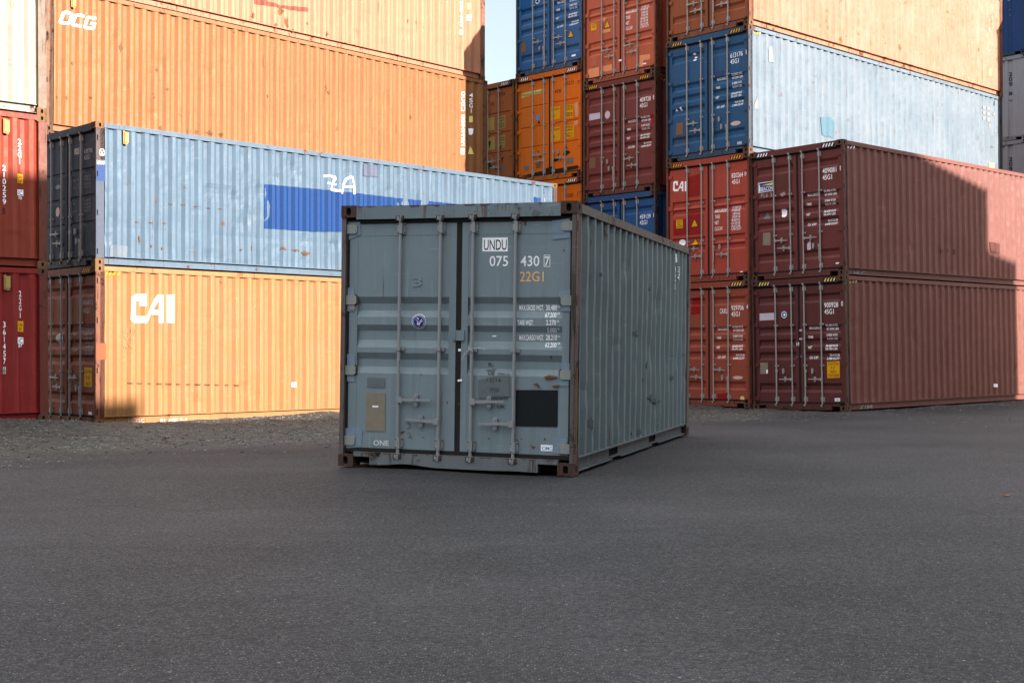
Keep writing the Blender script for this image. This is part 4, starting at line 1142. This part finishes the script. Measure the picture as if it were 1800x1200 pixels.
def PT(n, side, door=None, post=None, cast=None, rust=.25, seed=1, fade=.35, **kw):
    d_ = dict(side=paint(n+'_side', side, rust=rust, seed=seed, fade=fade, **kw), cast=cast or rustd)
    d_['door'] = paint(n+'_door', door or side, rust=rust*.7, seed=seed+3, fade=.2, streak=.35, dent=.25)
    d_['frame'] = paint(n+'_frame', kw.get('framecol', side) if False else side, rust=min(1, rust+.2), seed=seed+6, fade=fade)
    d_['post'] = post or paint(n+'_post', tuple((a*.42+b*.58) for a, b in zip(door or side, (70, 48, 38))), rust=.6, rustcol=(58, 40, 30), seed=seed+9)
    d_['header'] = paint(n+'_header', tuple(v*.93 for v in (door or side)), rust=.5, seed=seed+11, fade=.2); d_['sill'] = paint(n+'_sill', tuple((a*.7+b*.3) for a, b in zip(door or side, (56, 42, 36))), rust=.6, rustcol=(62, 42, 32), seed=seed+13)
    return d_
# front container
pm = PT('grey', (90, 103, 106), (110, 121, 127), rust=.34, seed=1, cast=rustc, fade=.32, dent=.6, streak=.4)
pm['post'] = paint('grey_post', (76, 54, 42), rust=.55, rustcol=(52, 35, 28), seed=5, fade=.25, fadecol=(88, 74, 62), ridge=0)
pm['header'] = paint('grey_header', (104, 110, 108), rust=.55, rustcol=(104, 68, 44), seed=7, streak=.4)
pm['sill'] = paint('grey_sill', (72, 66, 56), rust=.75, rustcol=(88, 62, 46), seed=9, streak=.6)
pm['frame'] = paint('grey_rail', (88, 84, 80), rust=.6, rustcol=(92, 68, 54), seed=10); pm['brail'] = paint('grey_brail', (80, 86, 90), rust=.4, seed=11)
pm['hinge'] = paint('grey_hinge', (130, 132, 130), rust=.4, rustcol=(104, 66, 40), seed=14, fade=.1); pm['bar'] = paint('grey_bar', (128, 130, 134), rust=.25, seed=15, fade=.3, streak=.2, dent=.1)
pm['bracket'] = paint('grey_bracket', (124, 126, 129), rust=.2, seed=16, fade=.3); pm['keeper'] = rustc
pm['rubber'] = flat('door_seal_grey', (36, 34, 34), .8)
mroot, mleaf, msides, moff = put('M', 0, 0, 0, STD, SHORT, 'M', pm, 'grey twenty foot shipping container standing alone on the asphalt, doors facing the viewer', decals=DEC['M'], seed=1, wob=.007, group=None)
# centre latch plate and seal wire
m = MB(); m.box(-1.249, -1.131, .040, .060, 1.262, 1.362); m.box(-1.235, -1.218, .034, .042, 1.27, 1.35)
link('latch_plate', m.mesh('latch_plate', pm['door']), mleaf[0])
m = MB(); c0 = Vector((-1.046, .012, 1.178))
m.tube([c0+Vector((-.09, -.005, -.11)), c0+Vector((-.07, -.02, -.06)), c0+Vector((-.02, -.012, .0)), c0+Vector((.03, -.012, .012)), c0+Vector((.10, -.02, .012)), c0+Vector((.15, -.015, .004))], .0022, 5)
m.tube([c0+Vector((-.03, -.01, .03)), c0+Vector((.02, -.014, -.02))], .0022, 5)
link('seal_wire', m.mesh('seal_wire', flat('wire_white', (190, 190, 190), .5)), mleaf[1])
# rusted, flaking upper edge of the door header and lower edge of the sill
rr_ = random.Random(3); m = MB()
for zt_, zb_, yf in ((STD-.0085, STD-.020, .0068), (.142, .128, .0088)):
    x = -2.26
    while x < -.18:
        w_ = rr_.uniform(.03, .16); n_ = 5; hh = rr_.uniform(.3, 1.8)
        m.face([(x, yf, zt_)]+[(x+w_*k/n_, yf, zt_-(zt_-zb_)*hh*rr_.uniform(.3, 1.3)) for k in range(1, n_)]+[(x+w_, yf, zt_)]); x += w_+rr_.uniform(0, .12)
o = link('rust_flakes', m.mesh('rust_flakes', paint('edge_rust', (84, 54, 40), rust=.5, rustcol=(58, 38, 30), seed=23), fix=False), mroot); o.location = -moff
# rust runs down the door end posts, painted steel strips
m = MB(); m.box(-.0035, -.0015, .06, .10, .13, 1.02); m.box(-.0035, -.0015, .09, .135, 1.42, 2.44)
for k_ in range(3): pass
o = m.build('rust_strip', paint('post_rust_strip', (104, 72, 52), rust=.5, rustcol=(78, 48, 32), seed=21), mroot); o.location = -moff

# left front stack
pr_ = PT('cherry', (112, 30, 28), rust=.08, seed=22, fade=.2, cast=rustd); put('R', 0, -SHORT, 0, STD, SHORT, 'D', pr_, 'bright red container under another red one, lettered 22G1 and 361457 down its side', decals=DEC['R1'], vent=(5.33, STD-.36), seed=2, group=GR)
pr_ = PT('oxide', (114, 46, 32), rust=.15, seed=24, fade=.25, cast=rusto); put('R', 0, -SHORT, STD, STD, SHORT, 'D', pr_, 'dull red container lettered 210259, half in sunlight, under the cream one', decals=DEC['R2'], vent=(5.33, STD-.36), seed=3, group=GR)
pr_ = PT('cream', (128, 124, 114), rust=.4, seed=27, cast=rusto, rustcol=(112, 78, 38)); pr_['post'] = paint('cream_post', (120, 100, 66), rust=.5, rustcol=(108, 76, 32), seed=28, fadecol=(122, 114, 100), fade=.6)
put('R', 0, -SHORT, 2*STD, STD, SHORT, 'D', pr_, 'cream white container on top of the two red ones', seed=4, group=GR, wob=.002)
# long stack with the dark blue doors
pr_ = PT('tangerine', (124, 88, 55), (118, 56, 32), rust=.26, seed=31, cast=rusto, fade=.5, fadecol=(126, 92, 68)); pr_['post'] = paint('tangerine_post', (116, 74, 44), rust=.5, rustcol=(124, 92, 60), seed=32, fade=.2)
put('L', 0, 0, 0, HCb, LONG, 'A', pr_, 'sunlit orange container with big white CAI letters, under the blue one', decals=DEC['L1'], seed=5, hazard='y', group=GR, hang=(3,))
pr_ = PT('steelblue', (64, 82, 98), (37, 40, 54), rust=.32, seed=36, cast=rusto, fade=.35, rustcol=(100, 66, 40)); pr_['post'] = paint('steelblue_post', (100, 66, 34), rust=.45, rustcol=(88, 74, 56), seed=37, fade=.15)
DEC['L2'] += [('s', 'p', [(.013, .13), (.171, .13), (.171, 1.52), (.013, 1.52)], 'pb2')]; DCOL['pb2'] = (62, 70, 84)
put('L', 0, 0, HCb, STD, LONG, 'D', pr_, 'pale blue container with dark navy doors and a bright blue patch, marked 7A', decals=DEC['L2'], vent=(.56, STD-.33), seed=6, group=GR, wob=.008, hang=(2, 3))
# tall row behind it
pr_ = PT('rustorange', (106, 56, 38), rust=.2, seed=41, cast=rustd, fade=.3); put('O', 0, 0, 0, HCb, LONG, 'A', pr_, 'brown container at the foot of the tall row behind the blue one', seed=7, simple=True, group=GR)
put('O', 0, .02, HCb, STD, LONG, 'A', pr_, 'brown container second from the ground in the tall row behind the blue one', seed=8, simple=True, group=GR)
pr_ = PT('apricot', (114, 75, 45), rust=.34, seed=43, cast=rustd, fade=.25, streak=.35); put('O', 0, 0, HCb+STD, HCb, LONG, 'A', pr_, 'long orange container lettered OCG, seen above the blue one', decals=DEC['O3'], vent=(.55, HCb-.36), seed=9, group=GR)
pr_ = PT('rosy', (140, 97, 76), rust=.4, seed=47, cast=rustd, fade=.3, rustcol=(110, 76, 44)); put('O', -.03, -.06, 2*HCb+STD, HCb, LONG, 'A', pr_, 'faded pink container on top of the OCG one', decals=DEC['O4'], seed=10, group=GR)
# right block, nearest column
pb_ = PT('maroon', (98, 58, 52), (78, 38, 38), rust=.17, seed=51, cast=rustd, fade=.25, rustcol=(88, 52, 40)); put('B', 0, 0, 0, HCb, LONG, 'A', pb_, 'maroon container with a yellow caution sign, numbered 900928, standing on the ground', decals=DEC['B1'], hazard='ly', seed=11, group=GR, hang=(0, 2), wob=.005)
pb_ = PT('plum', (98, 59, 53), (90, 42, 41), rust=.14, seed=55, cast=rustd, fade=.25, rustcol=(88, 52, 40)); put('B', 0, .02, HCb, HCb, LONG, 'A', pb_, 'maroon container with a blue BEACON sticker, numbered 409081', decals=DEC['B2'], hazard='w', seed=12, group=GR, hang=(3,), wob=.005)
# second column
pb_ = PT('brick', (112, 56, 44), (132, 64, 50), rust=.2, seed=61, cast=rustd); put('C', 0, 0, 0, HCb, LONG, 'A', pb_, 'brick orange container numbered CAXU 929706 beside the maroon ones, on the ground', decals=DEC['C1'], hazard='ly', seed=13, group=GR, hang=(3,))
pb_ = PT('vermilion', (124, 52, 42), (148, 62, 50), rust=.12, seed=65, cast=rustd); put('C', 0, 0, HCb, HCb, LONG, 'B', pb_, 'red container with a white CAI logo on its door, numbered 820264', decals=DEC['C2'], hazard='y', seed=14, group=GR, hang=(2,))
pb_ = PT('paleblue', (80, 95, 107), (24, 70, 106), rust=.36, seed=69, cast=rustd, fade=.5, fadecol=(106, 114, 124), rustcol=(112, 76, 46)); pb_['post'] = paint('paleblue_post', (112, 72, 48), rust=.5, seed=70, rustcol=(96, 66, 42)); pb_['sill'] = paint('paleblue_sill', (30, 38, 74), rust=.4, seed=72)
put('C', 0, 0, 2*HCb, HCb, LONG, 'A', pb_, 'bright blue doors and sun bleached side, container numbered 613176', decals=DEC['C3'], hazard='y', seed=15, group=GR, hang=(2, 3))
pb_ = PT('tan', (132, 94, 74), (124, 66, 38), rust=.5, seed=74, cast=rusto, fade=.7, fadecol=(144, 110, 96), rustcol=(132, 92, 58)); pb_['door'] = paint('tan_door', (140, 72, 38), rust=.75, rustcol=(88, 46, 28), seed=75); pb_['post'] = paint('tan_post', (118, 76, 46), rust=.5, seed=77)
put('C', .01, .02, 3*HCb, HCb, LONG, 'E', pb_, 'rusty orange container with a bleached side on top of the bright blue one', decals=DEC['C4'], seed=16, group=GR, hang=(2,))
# third column
pb_ = PT('cobalt', (30, 58, 96), (34, 72, 118), rust=.15, seed=81, cast=rustd); put('D', 0, 0, -2*STD, STD, LONG, 'D', pb_, 'blue container at the foot of the narrow column behind the grey one', seed=17, simple=True, group=GR)
put('D', 0, 0, -STD, STD, LONG, 'E', pb_, 'blue container numbered 459139, half hidden behind the grey one', decals=DEC['D2'], seed=18, group=GR)
pb_ = PT('wine', (92, 44, 40), (98, 48, 46), rust=.13, seed=85, cast=rustd); put('D', 0, 0, 0, HCb, LONG, 'A', pb_, 'wine red container with a white bar and white oval, numbered 409728', decals=DEC['D3'], hazard='y', seed=19, group=GR, hang=(0, 1))
pb_ = PT('coral', (128, 62, 44), (160, 82, 60), rust=.22, seed=89, cast=rustd); put('D', 0, 0, HCb, HCb, LONG, 'B', pb_, 'coral orange container with salmon patches on its doors, on the wine red one', decals=DEC['D4'], hazard='y', seed=20, group=GR)
# fourth column
po_ = PT('amber', (150, 76, 26), (192, 98, 28), rust=.24, seed=93, cast=rustd, rustcol=(92, 50, 26)); po_['hinge'] = po_['door']; po_['post'] = paint('amber_post', (168, 88, 36), rust=.62, seed=94, rustcol=(74, 44, 28))
put('E', 0, 0, -2*HCb, HCb, LONG, 'C', po_, 'amber container at the foot of the amber column', seed=21, simple=True, group=GR)
put('E', 0, 0, -HCb, HCb, LONG, 'C', po_, 'amber container numbered 605885, only its upper corner showing over the blue one', decals=DEC['E2'], hazard='w', seed=22, group=GR)
put('E', 0, 0, 0, HCb, LONG, 'C', po_, 'bright amber container lettered Hapag-Lloyd on its door', decals=DEC['E3'], hazard='w', seed=23, group=GR, hang=(2,))
pb_ = PT('azure', (36, 64, 100), (40, 82, 126), rust=.2, seed=97, cast=rustd); put('E', 0, .02, HCb, HCb, LONG, 'A', pb_, 'blue container with a yellow warning triangle, on top of the amber one', decals=DEC['E4'], seed=24, group=GR, hang=(1,))
# fifth column
pf_ = PT('ochre', (130, 72, 30), (150, 82, 32), rust=.36, seed=101, cast=rustd, rustcol=(70, 42, 26)); pf_['post'] = paint('ochre_post', (120, 84, 46), rust=.6, seed=102, rustcol=(82, 54, 32))
put('E', -2.5, 0, -2*HCb, HCb, LONG, 'C', pf_, 'dull orange container at the foot of the column by the sky gap', seed=25, simple=True, group=GR)
put('E', -2.5, 0, -HCb, HCb, LONG, 'C', pf_, 'dull orange container below the one numbered 605324', seed=26, simple=True, group=GR)
put('E', -2.5, 0, 0, HCb, LONG, 'C', pf_, 'dull orange container numbered 605324 below the gap of sky', decals=DEC['F3'], hazard='w', seed=27, group=GR)
# far column on the right, bulkhead ends towards us
pg_ = PT('silver', (120, 117, 122), (132, 128, 133), rust=.05, seed=105, cast=paint('silver_casting', (116, 113, 116), rust=.3, seed=106)); pg_['post'] = paint('silver_post', (122, 119, 124), rust=.12, seed=107)
pn_ = PT('navy', (4, 38, 78), (4, 44, 88), rust=.08, seed=108, cast=paint('navy_casting', (14, 40, 72), rust=.3, seed=109)); pn_['post'] = paint('navy_post', (6, 42, 84), rust=.12, seed=110)
def gdec(s, c): return [('d', 'v', s, -.62, -.50, 1.35, 2.35, c)]
put('G', 0, 0, 0, HCb, LONG, 'A', pg_, 'grey container at the foot of the far right column', seed=28, simple=True, door=False, group=GR)
put('G', 0, 0, HCb, STD, LONG, 'A', pg_, 'grey container second from the ground in the far right column', seed=29, simple=True, door=False, group=GR)
put('G', 0, 0, HCb+STD, HCb, LONG, 'A', pg_, 'lower visible pale grey container in the far right column', seed=30, simple=True, door=False, group=GR, decals=gdec('209460', 'k'))
put('G', 0, .03, 2*HCb+STD, HCb, LONG, 'A', pg_, 'pale grey container directly under the navy one, far right', seed=31, simple=True, door=False, group=GR, decals=gdec('209483', 'k'))
put('G', 0, 0, 3*HCb+STD, HCb, LONG, 'A', pn_, 'navy container on top of the pale grey ones, far right', seed=32, simple=True, door=False, group=GR, decals=gdec('WB 0', 'gw'))
put('G', 2.5, .05, HCb+STD, HCb, LONG, 'A', pg_, 'pale grey container cut off by the right edge, lower one', seed=33, simple=True, door=False, group=GR)
put('G', 2.5, 0, 2*HCb+STD, HCb, LONG, 'A', pg_, 'pale grey container cut off by the right edge, upper one', seed=34, simple=True, door=False, group=GR)
put('G', 2.5, 0, HCb, STD, LONG, 'A', pg_, 'grey container under the ones cut off by the right edge', seed=35, simple=True, door=False, group=GR)
put('G', 2.5, 0, 0, HCb, LONG, 'A', pg_, 'grey container on the ground under the ones cut off by the right edge', seed=36, simple=True, door=False, group=GR)
# ---- unseen stacks added behind and right of the viewer to cast the long shadows
US, VS = Vector((.7185, .6955, 0)), Vector((.6955, -.7185, 0)); LO = Vector((-7.49, 23.14, 0))
yard = 'unseen stacks added to cast shadows'
def shade_stack(u, v, hs, L, extra_yaw, what, ang=0):
    z = -.04
    for k, h in enumerate(hs):
        p = LO+US*u+VS*v; p.z = z
        c_, s_ = math.cos(ang), math.sin(ang)
        container(None, h, L, 'D', [pr_, pb_, pf_, pg_][k % 4], 'unseen container added to cast shadow, %s, %s in its stack' % (what, ['on the ground', 'second', 'third', 'fourth', 'topmost'][k]), loc=p, yaw=YB+extra_yaw, simple=True, door=False, group=yard, seed=50+k, marks_side=False)
        z += h
# origin is the right lower corner of the door end: v of the near face = v-2.438
shade_stack(-5.62, 29.04, [STD]*5, LONG, 0, 'in the tall stack opposite the red containers')
shade_stack(3.19, 35.84, [HCb]*4, SHORT, 0, 'in the short stack behind the tall one')
shade_stack(6.72, 29.74, [HCb]*3, LONG, 0, 'in the low stack opposite the blue doors')
shade_stack(-18.1, 29.04, [HCb]*3, LONG, 0, 'in the low stack behind the viewer')
e_yaw = -math.atan(.464)
ex, ev = .907, .421
# near edge runs along direction (ex,ev); corner P = end of near edge
P_ = (24.46, 26.22); a = (P_[0]-12.192*ex+2.438*(-ev), P_[1]-12.192*ev+2.438*ex)
shade_stack(a[0], a[1], [HCb]*4, LONG, e_yaw, 'in the slanted stack opposite the maroon containers')
Q_ = (26.95, 30.54); a = (Q_[0]-6.058*ex+2.438*(-ev), Q_[1]-6.058*ev+2.438*ex)
shade_stack(a[0], a[1], [HCb]*3+[STD], SHORT, e_yaw, 'in the short slanted stack')
uc, vc = Vector((.7322, .6811, 0)), Vector((.6811, -.7322, 0)); z = -.05  # unseen stack added to shade the far end of the second column
for k in range(4):
    p = Vector((5.361, 29.097, z))+uc*12.76+vc*3.06
    container(None, HCb, LONG, 'A', pr_, 'unseen container added to cast shadow, beyond the right edge, %s' % ['on the ground', 'second', 'third', 'topmost'][k], loc=p, yaw=-.82141, simple=True, door=False, group=yard, seed=60+k, marks_side=False); z += HCb

# ---------------- ground ----------------
HP = [(.6, 12.1, 0), (-1.7, 12.9, .035), (2.5, 17.9, .02), (-7.5, 23.1, -.10), (-3, 27.5, -.10), (1.1, 31.8, -.10), (-8, 21.6, .05), (-12, 17.5, .05), (7.1, 27.3, -.07), (5.4, 29, -.07), (15, 35.5, -.03), (3.5, 31.4, -.02), (0, 5, 0), (-6, 8, 0), (6, 8, 0), (8, 18, -.02), (14, 24, 0)]
def gz(x, y):
    s = w_ = 0
    for px, py, pz in HP:
        d2 = (x-px)**2+(y-py)**2+.3; q = 1/d2**1.5; s += q*pz; w_ += q
    s += .02*0; w_ += .0008
    return s/w_
def gd(x, y): return (x+6)*(-.67)+(y-13.0)*.742       # >0: gravel side
def gravel_amt(x, y):
    d_ = gd(x, y)+1.3*noise.noise(Vector((x*.35, y*.35, 2.2)))+.5*noise.noise(Vector((x*1.3, y*1.3, 7)))
    if x > 2: d_ -= 1.2
    return max(0, min(1, d_/3.2+.32))
def gh(x, y):
    g = gravel_amt(x, y) if (-40 < x < 40 and 8 < y < 60) else 0
    h = gz(x, y)-.008
    if g > 0:
        r = noise.noise(Vector((x*.9, y*.9, .5)))*.035+noise.noise(Vector((x*2.6, y*2.6, 4)))*.022+noise.noise(Vector((x*6, y*6, 8)))*.008
        near = math.exp(-((((x+7.49)*.6955-(y-23.14)*.7185)-.9)/.75)**2) if x < 4 else 0
        h += g*(r*1.5-.012+.11*near*(.6+.6*noise.noise(Vector((x*.7, y*.7, 3)))))
    h += .006*noise.noise(Vector((x*.5, y*.5, 11)))
    for cx, cy, rr in ((.57, 12.1, .6), (-1.75, 12.9, .5)):
        pass
    return h
def axis(a, b, st, far):
    o = []; x = a
    while x <= b: o.append(x); x += st
    lo = []; x = a; s_ = st
    while x > -far: s_ *= 1.5; x -= s_; lo.append(x)
    hi = []; x = o[-1]; s_ = st
    while x < far: s_ *= 1.5; x += s_; hi.append(x)
    return lo[::-1]+o+hi
xs, ys = axis(-15, 18, .17, 900), axis(3, 33, .17, 900)
gv = [(x, y, gh(x, y) if abs(x) < 80 and -50 < y < 100 else -.01) for y in ys for x in xs]; nx = len(xs)
gf = [(j*nx+i, j*nx+i+1, (j+1)*nx+i+1, (j+1)*nx+i) for j in range(len(ys)-1) for i in range(nx-1)]
me = bpy.data.meshes.new('ground'); me.from_pydata(gv, [], gf); me.polygons.foreach_set('use_smooth', [True]*len(gf))
at = me.attributes.new('gravel', 'FLOAT', 'POINT'); at.data.foreach_set('value', [gravel_amt(x, y) if abs(x) < 60 and 5 < y < 80 else 0 for x, y, z in gv])
g = bpy.data.objects.new('ground', me); C.objects.link(g); g['kind'] = 'structure'; g['label'] = 'dark worn asphalt of the container yard with gravelly dirt along the stacks'
mt = bpy.data.materials.new('asphalt'); mt.use_nodes = True; t = mt.node_tree; b = t.nodes['Principled BSDF']
tc = N(t, 'ShaderNodeTexCoord'); v = tc.outputs['Object']
nL = noise_n(t, v, .30, 6, .62); nM = noise_n(t, v, 1.7, 5, .6); nF = noise_n(t, v, 38, 5, .75); nG = noise_n(t, v, 150, 3, .7)
mvs = N(t, 'ShaderNodeMapping'); mvs.inputs['Scale'].default_value = (.35, 2.2, 1); mvs.inputs['Rotation'].default_value = (0, 0, .15); t.links.new(v, mvs.inputs[0]); nS = noise_n(t, mvs.outputs[0], .8, 5, .6)
c = mix(t, ramp(t, nL, .38, .62), lin((20, 19, 21)), lin((58, 56, 58)))
c = mix(t, mul(t, ramp(t, nM, .42, .68), .4), c, lin((36, 35, 36)))
c = mix(t, mul(t, ramp(t, nS, .52, .68), .45), c, lin((30, 30, 31)))
c = mix(t, ramp(t, nF, .36, .66, 0, .8), c, lin((14, 14, 16)))
c = mix(t, mul(t, ramp(t, nG, .50, .66), .7), c, lin((82, 80, 83)))
vo = N(t, 'ShaderNodeTexVoronoi'); vo.inputs['Scale'].default_value = 85; t.links.new(v, vo.inputs['Vector'])
sp = ramp(t, vo.outputs['Distance'], .36, .16)
cr = N(t, 'ShaderNodeSeparateColor'); t.links.new(vo.outputs['Color'], cr.inputs[0])
c = mix(t, mul(t, sp, ramp(t, cr.outputs[0], .5, .9)), c, lin((124, 122, 125)))
c = mix(t, mul(t, sp, ramp(t, cr.outputs[1], .982, .992)), c, lin((160, 158, 156)))
vo2 = N(t, 'ShaderNodeTexVoronoi'); vo2.inputs['Scale'].default_value = 32; t.links.new(v, vo2.inputs['Vector']); cr2 = N(t, 'ShaderNodeSeparateColor'); t.links.new(vo2.outputs['Color'], cr2.inputs[0])
c = mix(t, mul(t, ramp(t, vo2.outputs['Distance'], .26, .18), ramp(t, cr2.outputs[0], .98, .99)), c, lin((124, 122, 120)))
# hairline cracks, old oil drips, faint tyre scuffs
dn = N(t, 'ShaderNodeTexNoise'); dn.inputs['Scale'].default_value = 1.4; dn.inputs['Detail'].default_value = 6; t.links.new(v, dn.inputs['Vector'])
dv = N(t, 'ShaderNodeVectorMath', operation='MULTIPLY_ADD'); t.links.new(dn.outputs['Color'], dv.inputs[0]); dv.inputs[1].default_value = (.9, .9, 0); t.links.new(v, dv.inputs[2])
ve = N(t, 'ShaderNodeTexVoronoi', feature='DISTANCE_TO_EDGE'); ve.inputs['Scale'].default_value = .33; t.links.new(dv.outputs[0], ve.inputs['Vector'])
cm_ = noise_n(t, v, .45, 3, .5)
c = mix(t, mul(t, mul(t, ramp(t, ve.outputs['Distance'], .0035, .001), ramp(t, cm_, .50, .58)), .65), c, lin((26, 25, 26)))
os_ = noise_n(t, v, 2.3, 3, .5); c = mix(t, mul(t, ramp(t, os_, .69, .74), .45), c, lin((36, 34, 36)))
mt2 = N(t, 'ShaderNodeMapping'); mt2.inputs['Scale'].default_value = (.12, 5, 1); mt2.inputs['Rotation'].default_value = (0, 0, -.22); t.links.new(dv.outputs[0], mt2.inputs[0])
c = mix(t, mul(t, ramp(t, noise_n(t, mt2.outputs[0], 1, 4, .6), .56, .66), .28), c, lin((24, 23, 25)))
# dirt / gravel ground
ga = N(t, 'ShaderNodeAttribute', attribute_name='gravel')
nd = noise_n(t, v, 11, 8, .78); nd2 = noise_n(t, v, .8, 5, .6)
dc = mix(t, ramp(t, nd, .35, .65), lin((24, 23, 22)), lin((84, 81, 78))); dc = mix(t, ramp(t, nd2, .45, .65, 0, .5), dc, lin((50, 45, 41)))
dc = mix(t, mul(t, ramp(t, vo2.outputs['Distance'], .34, .22), ramp(t, cr2.outputs[1], .55, .75)), dc, lin((92, 89, 86)))
gm = N(t, 'ShaderNodeMath', operation='ADD'); t.links.new(ga.outputs['Fac'], gm.inputs[0]); t.links.new(ramp(t, nd, .2, .8, -.45, .45), gm.inputs[1])
c = mix(t, ramp(t, gm.outputs[0], .35, .65), c, dc)
t.links.new(c, b.inputs['Base Color']); t.links.new(ramp(t, nF, .3, .7, .55, .85), b.inputs['Roughness']); b.inputs['Specular IOR Level'].default_value = .15
bp_ = N(t, 'ShaderNodeBump'); bp_.inputs['Strength'].default_value = .6; bp_.inputs['Distance'].default_value = .006
ad = N(t, 'ShaderNodeMath', operation='ADD'); t.links.new(nF, ad.inputs[0]); t.links.new(mul(t, sp, .5), ad.inputs[1]); t.links.new(ad.outputs[0], bp_.inputs['Height']); t.links.new(bp_.outputs[0], b.inputs['Normal'])
me.materials.append(mt)
# loose gravel
rg = random.Random(4)
def stone_field(n, region, smin, smax, col, nm, label):
    vs_, fs_ = [], []
    base = [(1, 0, 0), (-1, 0, 0), (0, 1, 0), (0, -1, 0), (0, 0, 1), (0, 0, -1), (.6, .6, .5), (-.6, .6, .5), (-.6, -.6, .5), (.6, -.6, .5)]
    tri = [(4, 0, 6), (4, 6, 2), (4, 2, 7), (4, 7, 1), (4, 1, 8), (4, 8, 3), (4, 3, 9), (4, 9, 0), (0, 5, 2), (2, 5, 1), (1, 5, 3), (3, 5, 0), (6, 0, 2), (7, 2, 1), (8, 1, 3), (9, 3, 0)]
    k = 0; tries = 0
    while k < n and tries < n*40:
        tries += 1; x, y, keep = region()
        if rg.random() > keep: continue
        s = smin+(smax-smin)*rg.random()**3; z = gh(x, y)+s*.15; a = rg.random()*6.28; ca, sa = math.cos(a), math.sin(a); q = (rg.uniform(.7, 1.3), rg.uniform(.6, 1.1), rg.uniform(.45, .8))
        i = len(vs_)
        for bx, by, bz in base:
            j = s*rg.uniform(.8, 1.15); px, py, pz = bx*q[0]*j, by*q[1]*j, bz*q[2]*j
            vs_.append((x+px*ca-py*sa, y+px*sa+py*ca, z+pz))
        fs_ += [(i+a_, i+b_, i+c_) for a_, b_, c_ in tri]; k += 1
    me = bpy.data.meshes.new(nm); me.from_pydata(vs_, [], fs_); me.materials.append(col)
    o = bpy.data.objects.new(nm, me); C.objects.link(o); o['kind'] = 'stuff'; o['label'] = label; o['category'] = 'gravel'; return o
gm_ = bpy.data.materials.new('gravel_stone'); gm_.use_nodes = True; t = gm_.node_tree; b = t.nodes['Principled BSDF']; tc = N(t, 'ShaderNodeTexCoord')
vo = N(t, 'ShaderNodeTexVoronoi'); vo.inputs['Scale'].default_value = 9; t.links.new(tc.outputs['Object'], vo.inputs['Vector']); sc_ = N(t, 'ShaderNodeSeparateColor'); t.links.new(vo.outputs['Color'], sc_.inputs[0])
t.links.new(mix(t, ramp(t, sc_.outputs[0], 0, 1), lin((40, 38, 36)), lin((122, 118, 113))), b.inputs['Base Color']); b.inputs['Roughness'].default_value = .85
def reg_left():
    x = rg.uniform(-13, 3); y = rg.uniform(12, 29); v_ = (x+7.49)*.6955-(y-23.14)*.7185
    return x, y, (gravel_amt(x, y)**1.3*(.35+.65*max(0, noise.noise(Vector((x*.8, y*.8, 6)))+.4)) if v_ > -.3 else 0)
def reg_right():
    x = rg.uniform(2, 15); y = rg.uniform(19, 36); v_ = (x-7.09)*.675-(y-27.32)*.737
    return x, y, (gravel_amt(x, y)*math.exp(-((v_-.6)/1.6)**2)+.05 if x > 7.1 and v_ > -.05 else gravel_amt(x, y)*.5 if x <= 7.1 else 0)
stone_field(34000, reg_left, .005, .024, gm_, 'gravel', 'loose grey gravel and rubble along the foot of the left stacks')
stone_field(7000, reg_right, .005, .022, gm_, 'gravel', 'thin loose gravel along the foot of the maroon containers')
def reg_near():
    return rg.uniform(-9, 9), rg.uniform(4.2, 22), .6
stone_field(900, reg_near, .003, .009, gm_, 'gravel', 'scattered tiny stones on the open asphalt')
# dead leaf lying on the asphalt, far right
m = MB(); n_ = 10; lf = [(math.cos(k/n_*6.283)*.035*(1+.25*math.sin(k*2.6)), math.sin(k/n_*6.283)*.022*(1+.25*math.cos(k*3.1))) for k in range(n_)]
zf = lambda x, y: .006+abs(x)*.25+abs(y)*.15
for k in range(n_):
    a_, b_ = lf[k], lf[(k+1) % n_]; m.face([(0, 0, .004), (a_[0], a_[1], zf(*a_)), (b_[0], b_[1], zf(*b_))])
m.cyl((.03, 0, .012), (.062, .008, .016), .0012, 5)
lo_ = m.build('dead_leaf', flat('leaf_brown', (150, 95, 58), .8)); lo_.location = (3.96, 10.35, gh(3.96, 10.35)); lo_['label'] = 'small curled brown leaf lying on the open asphalt at the right'; lo_['category'] = 'leaf'
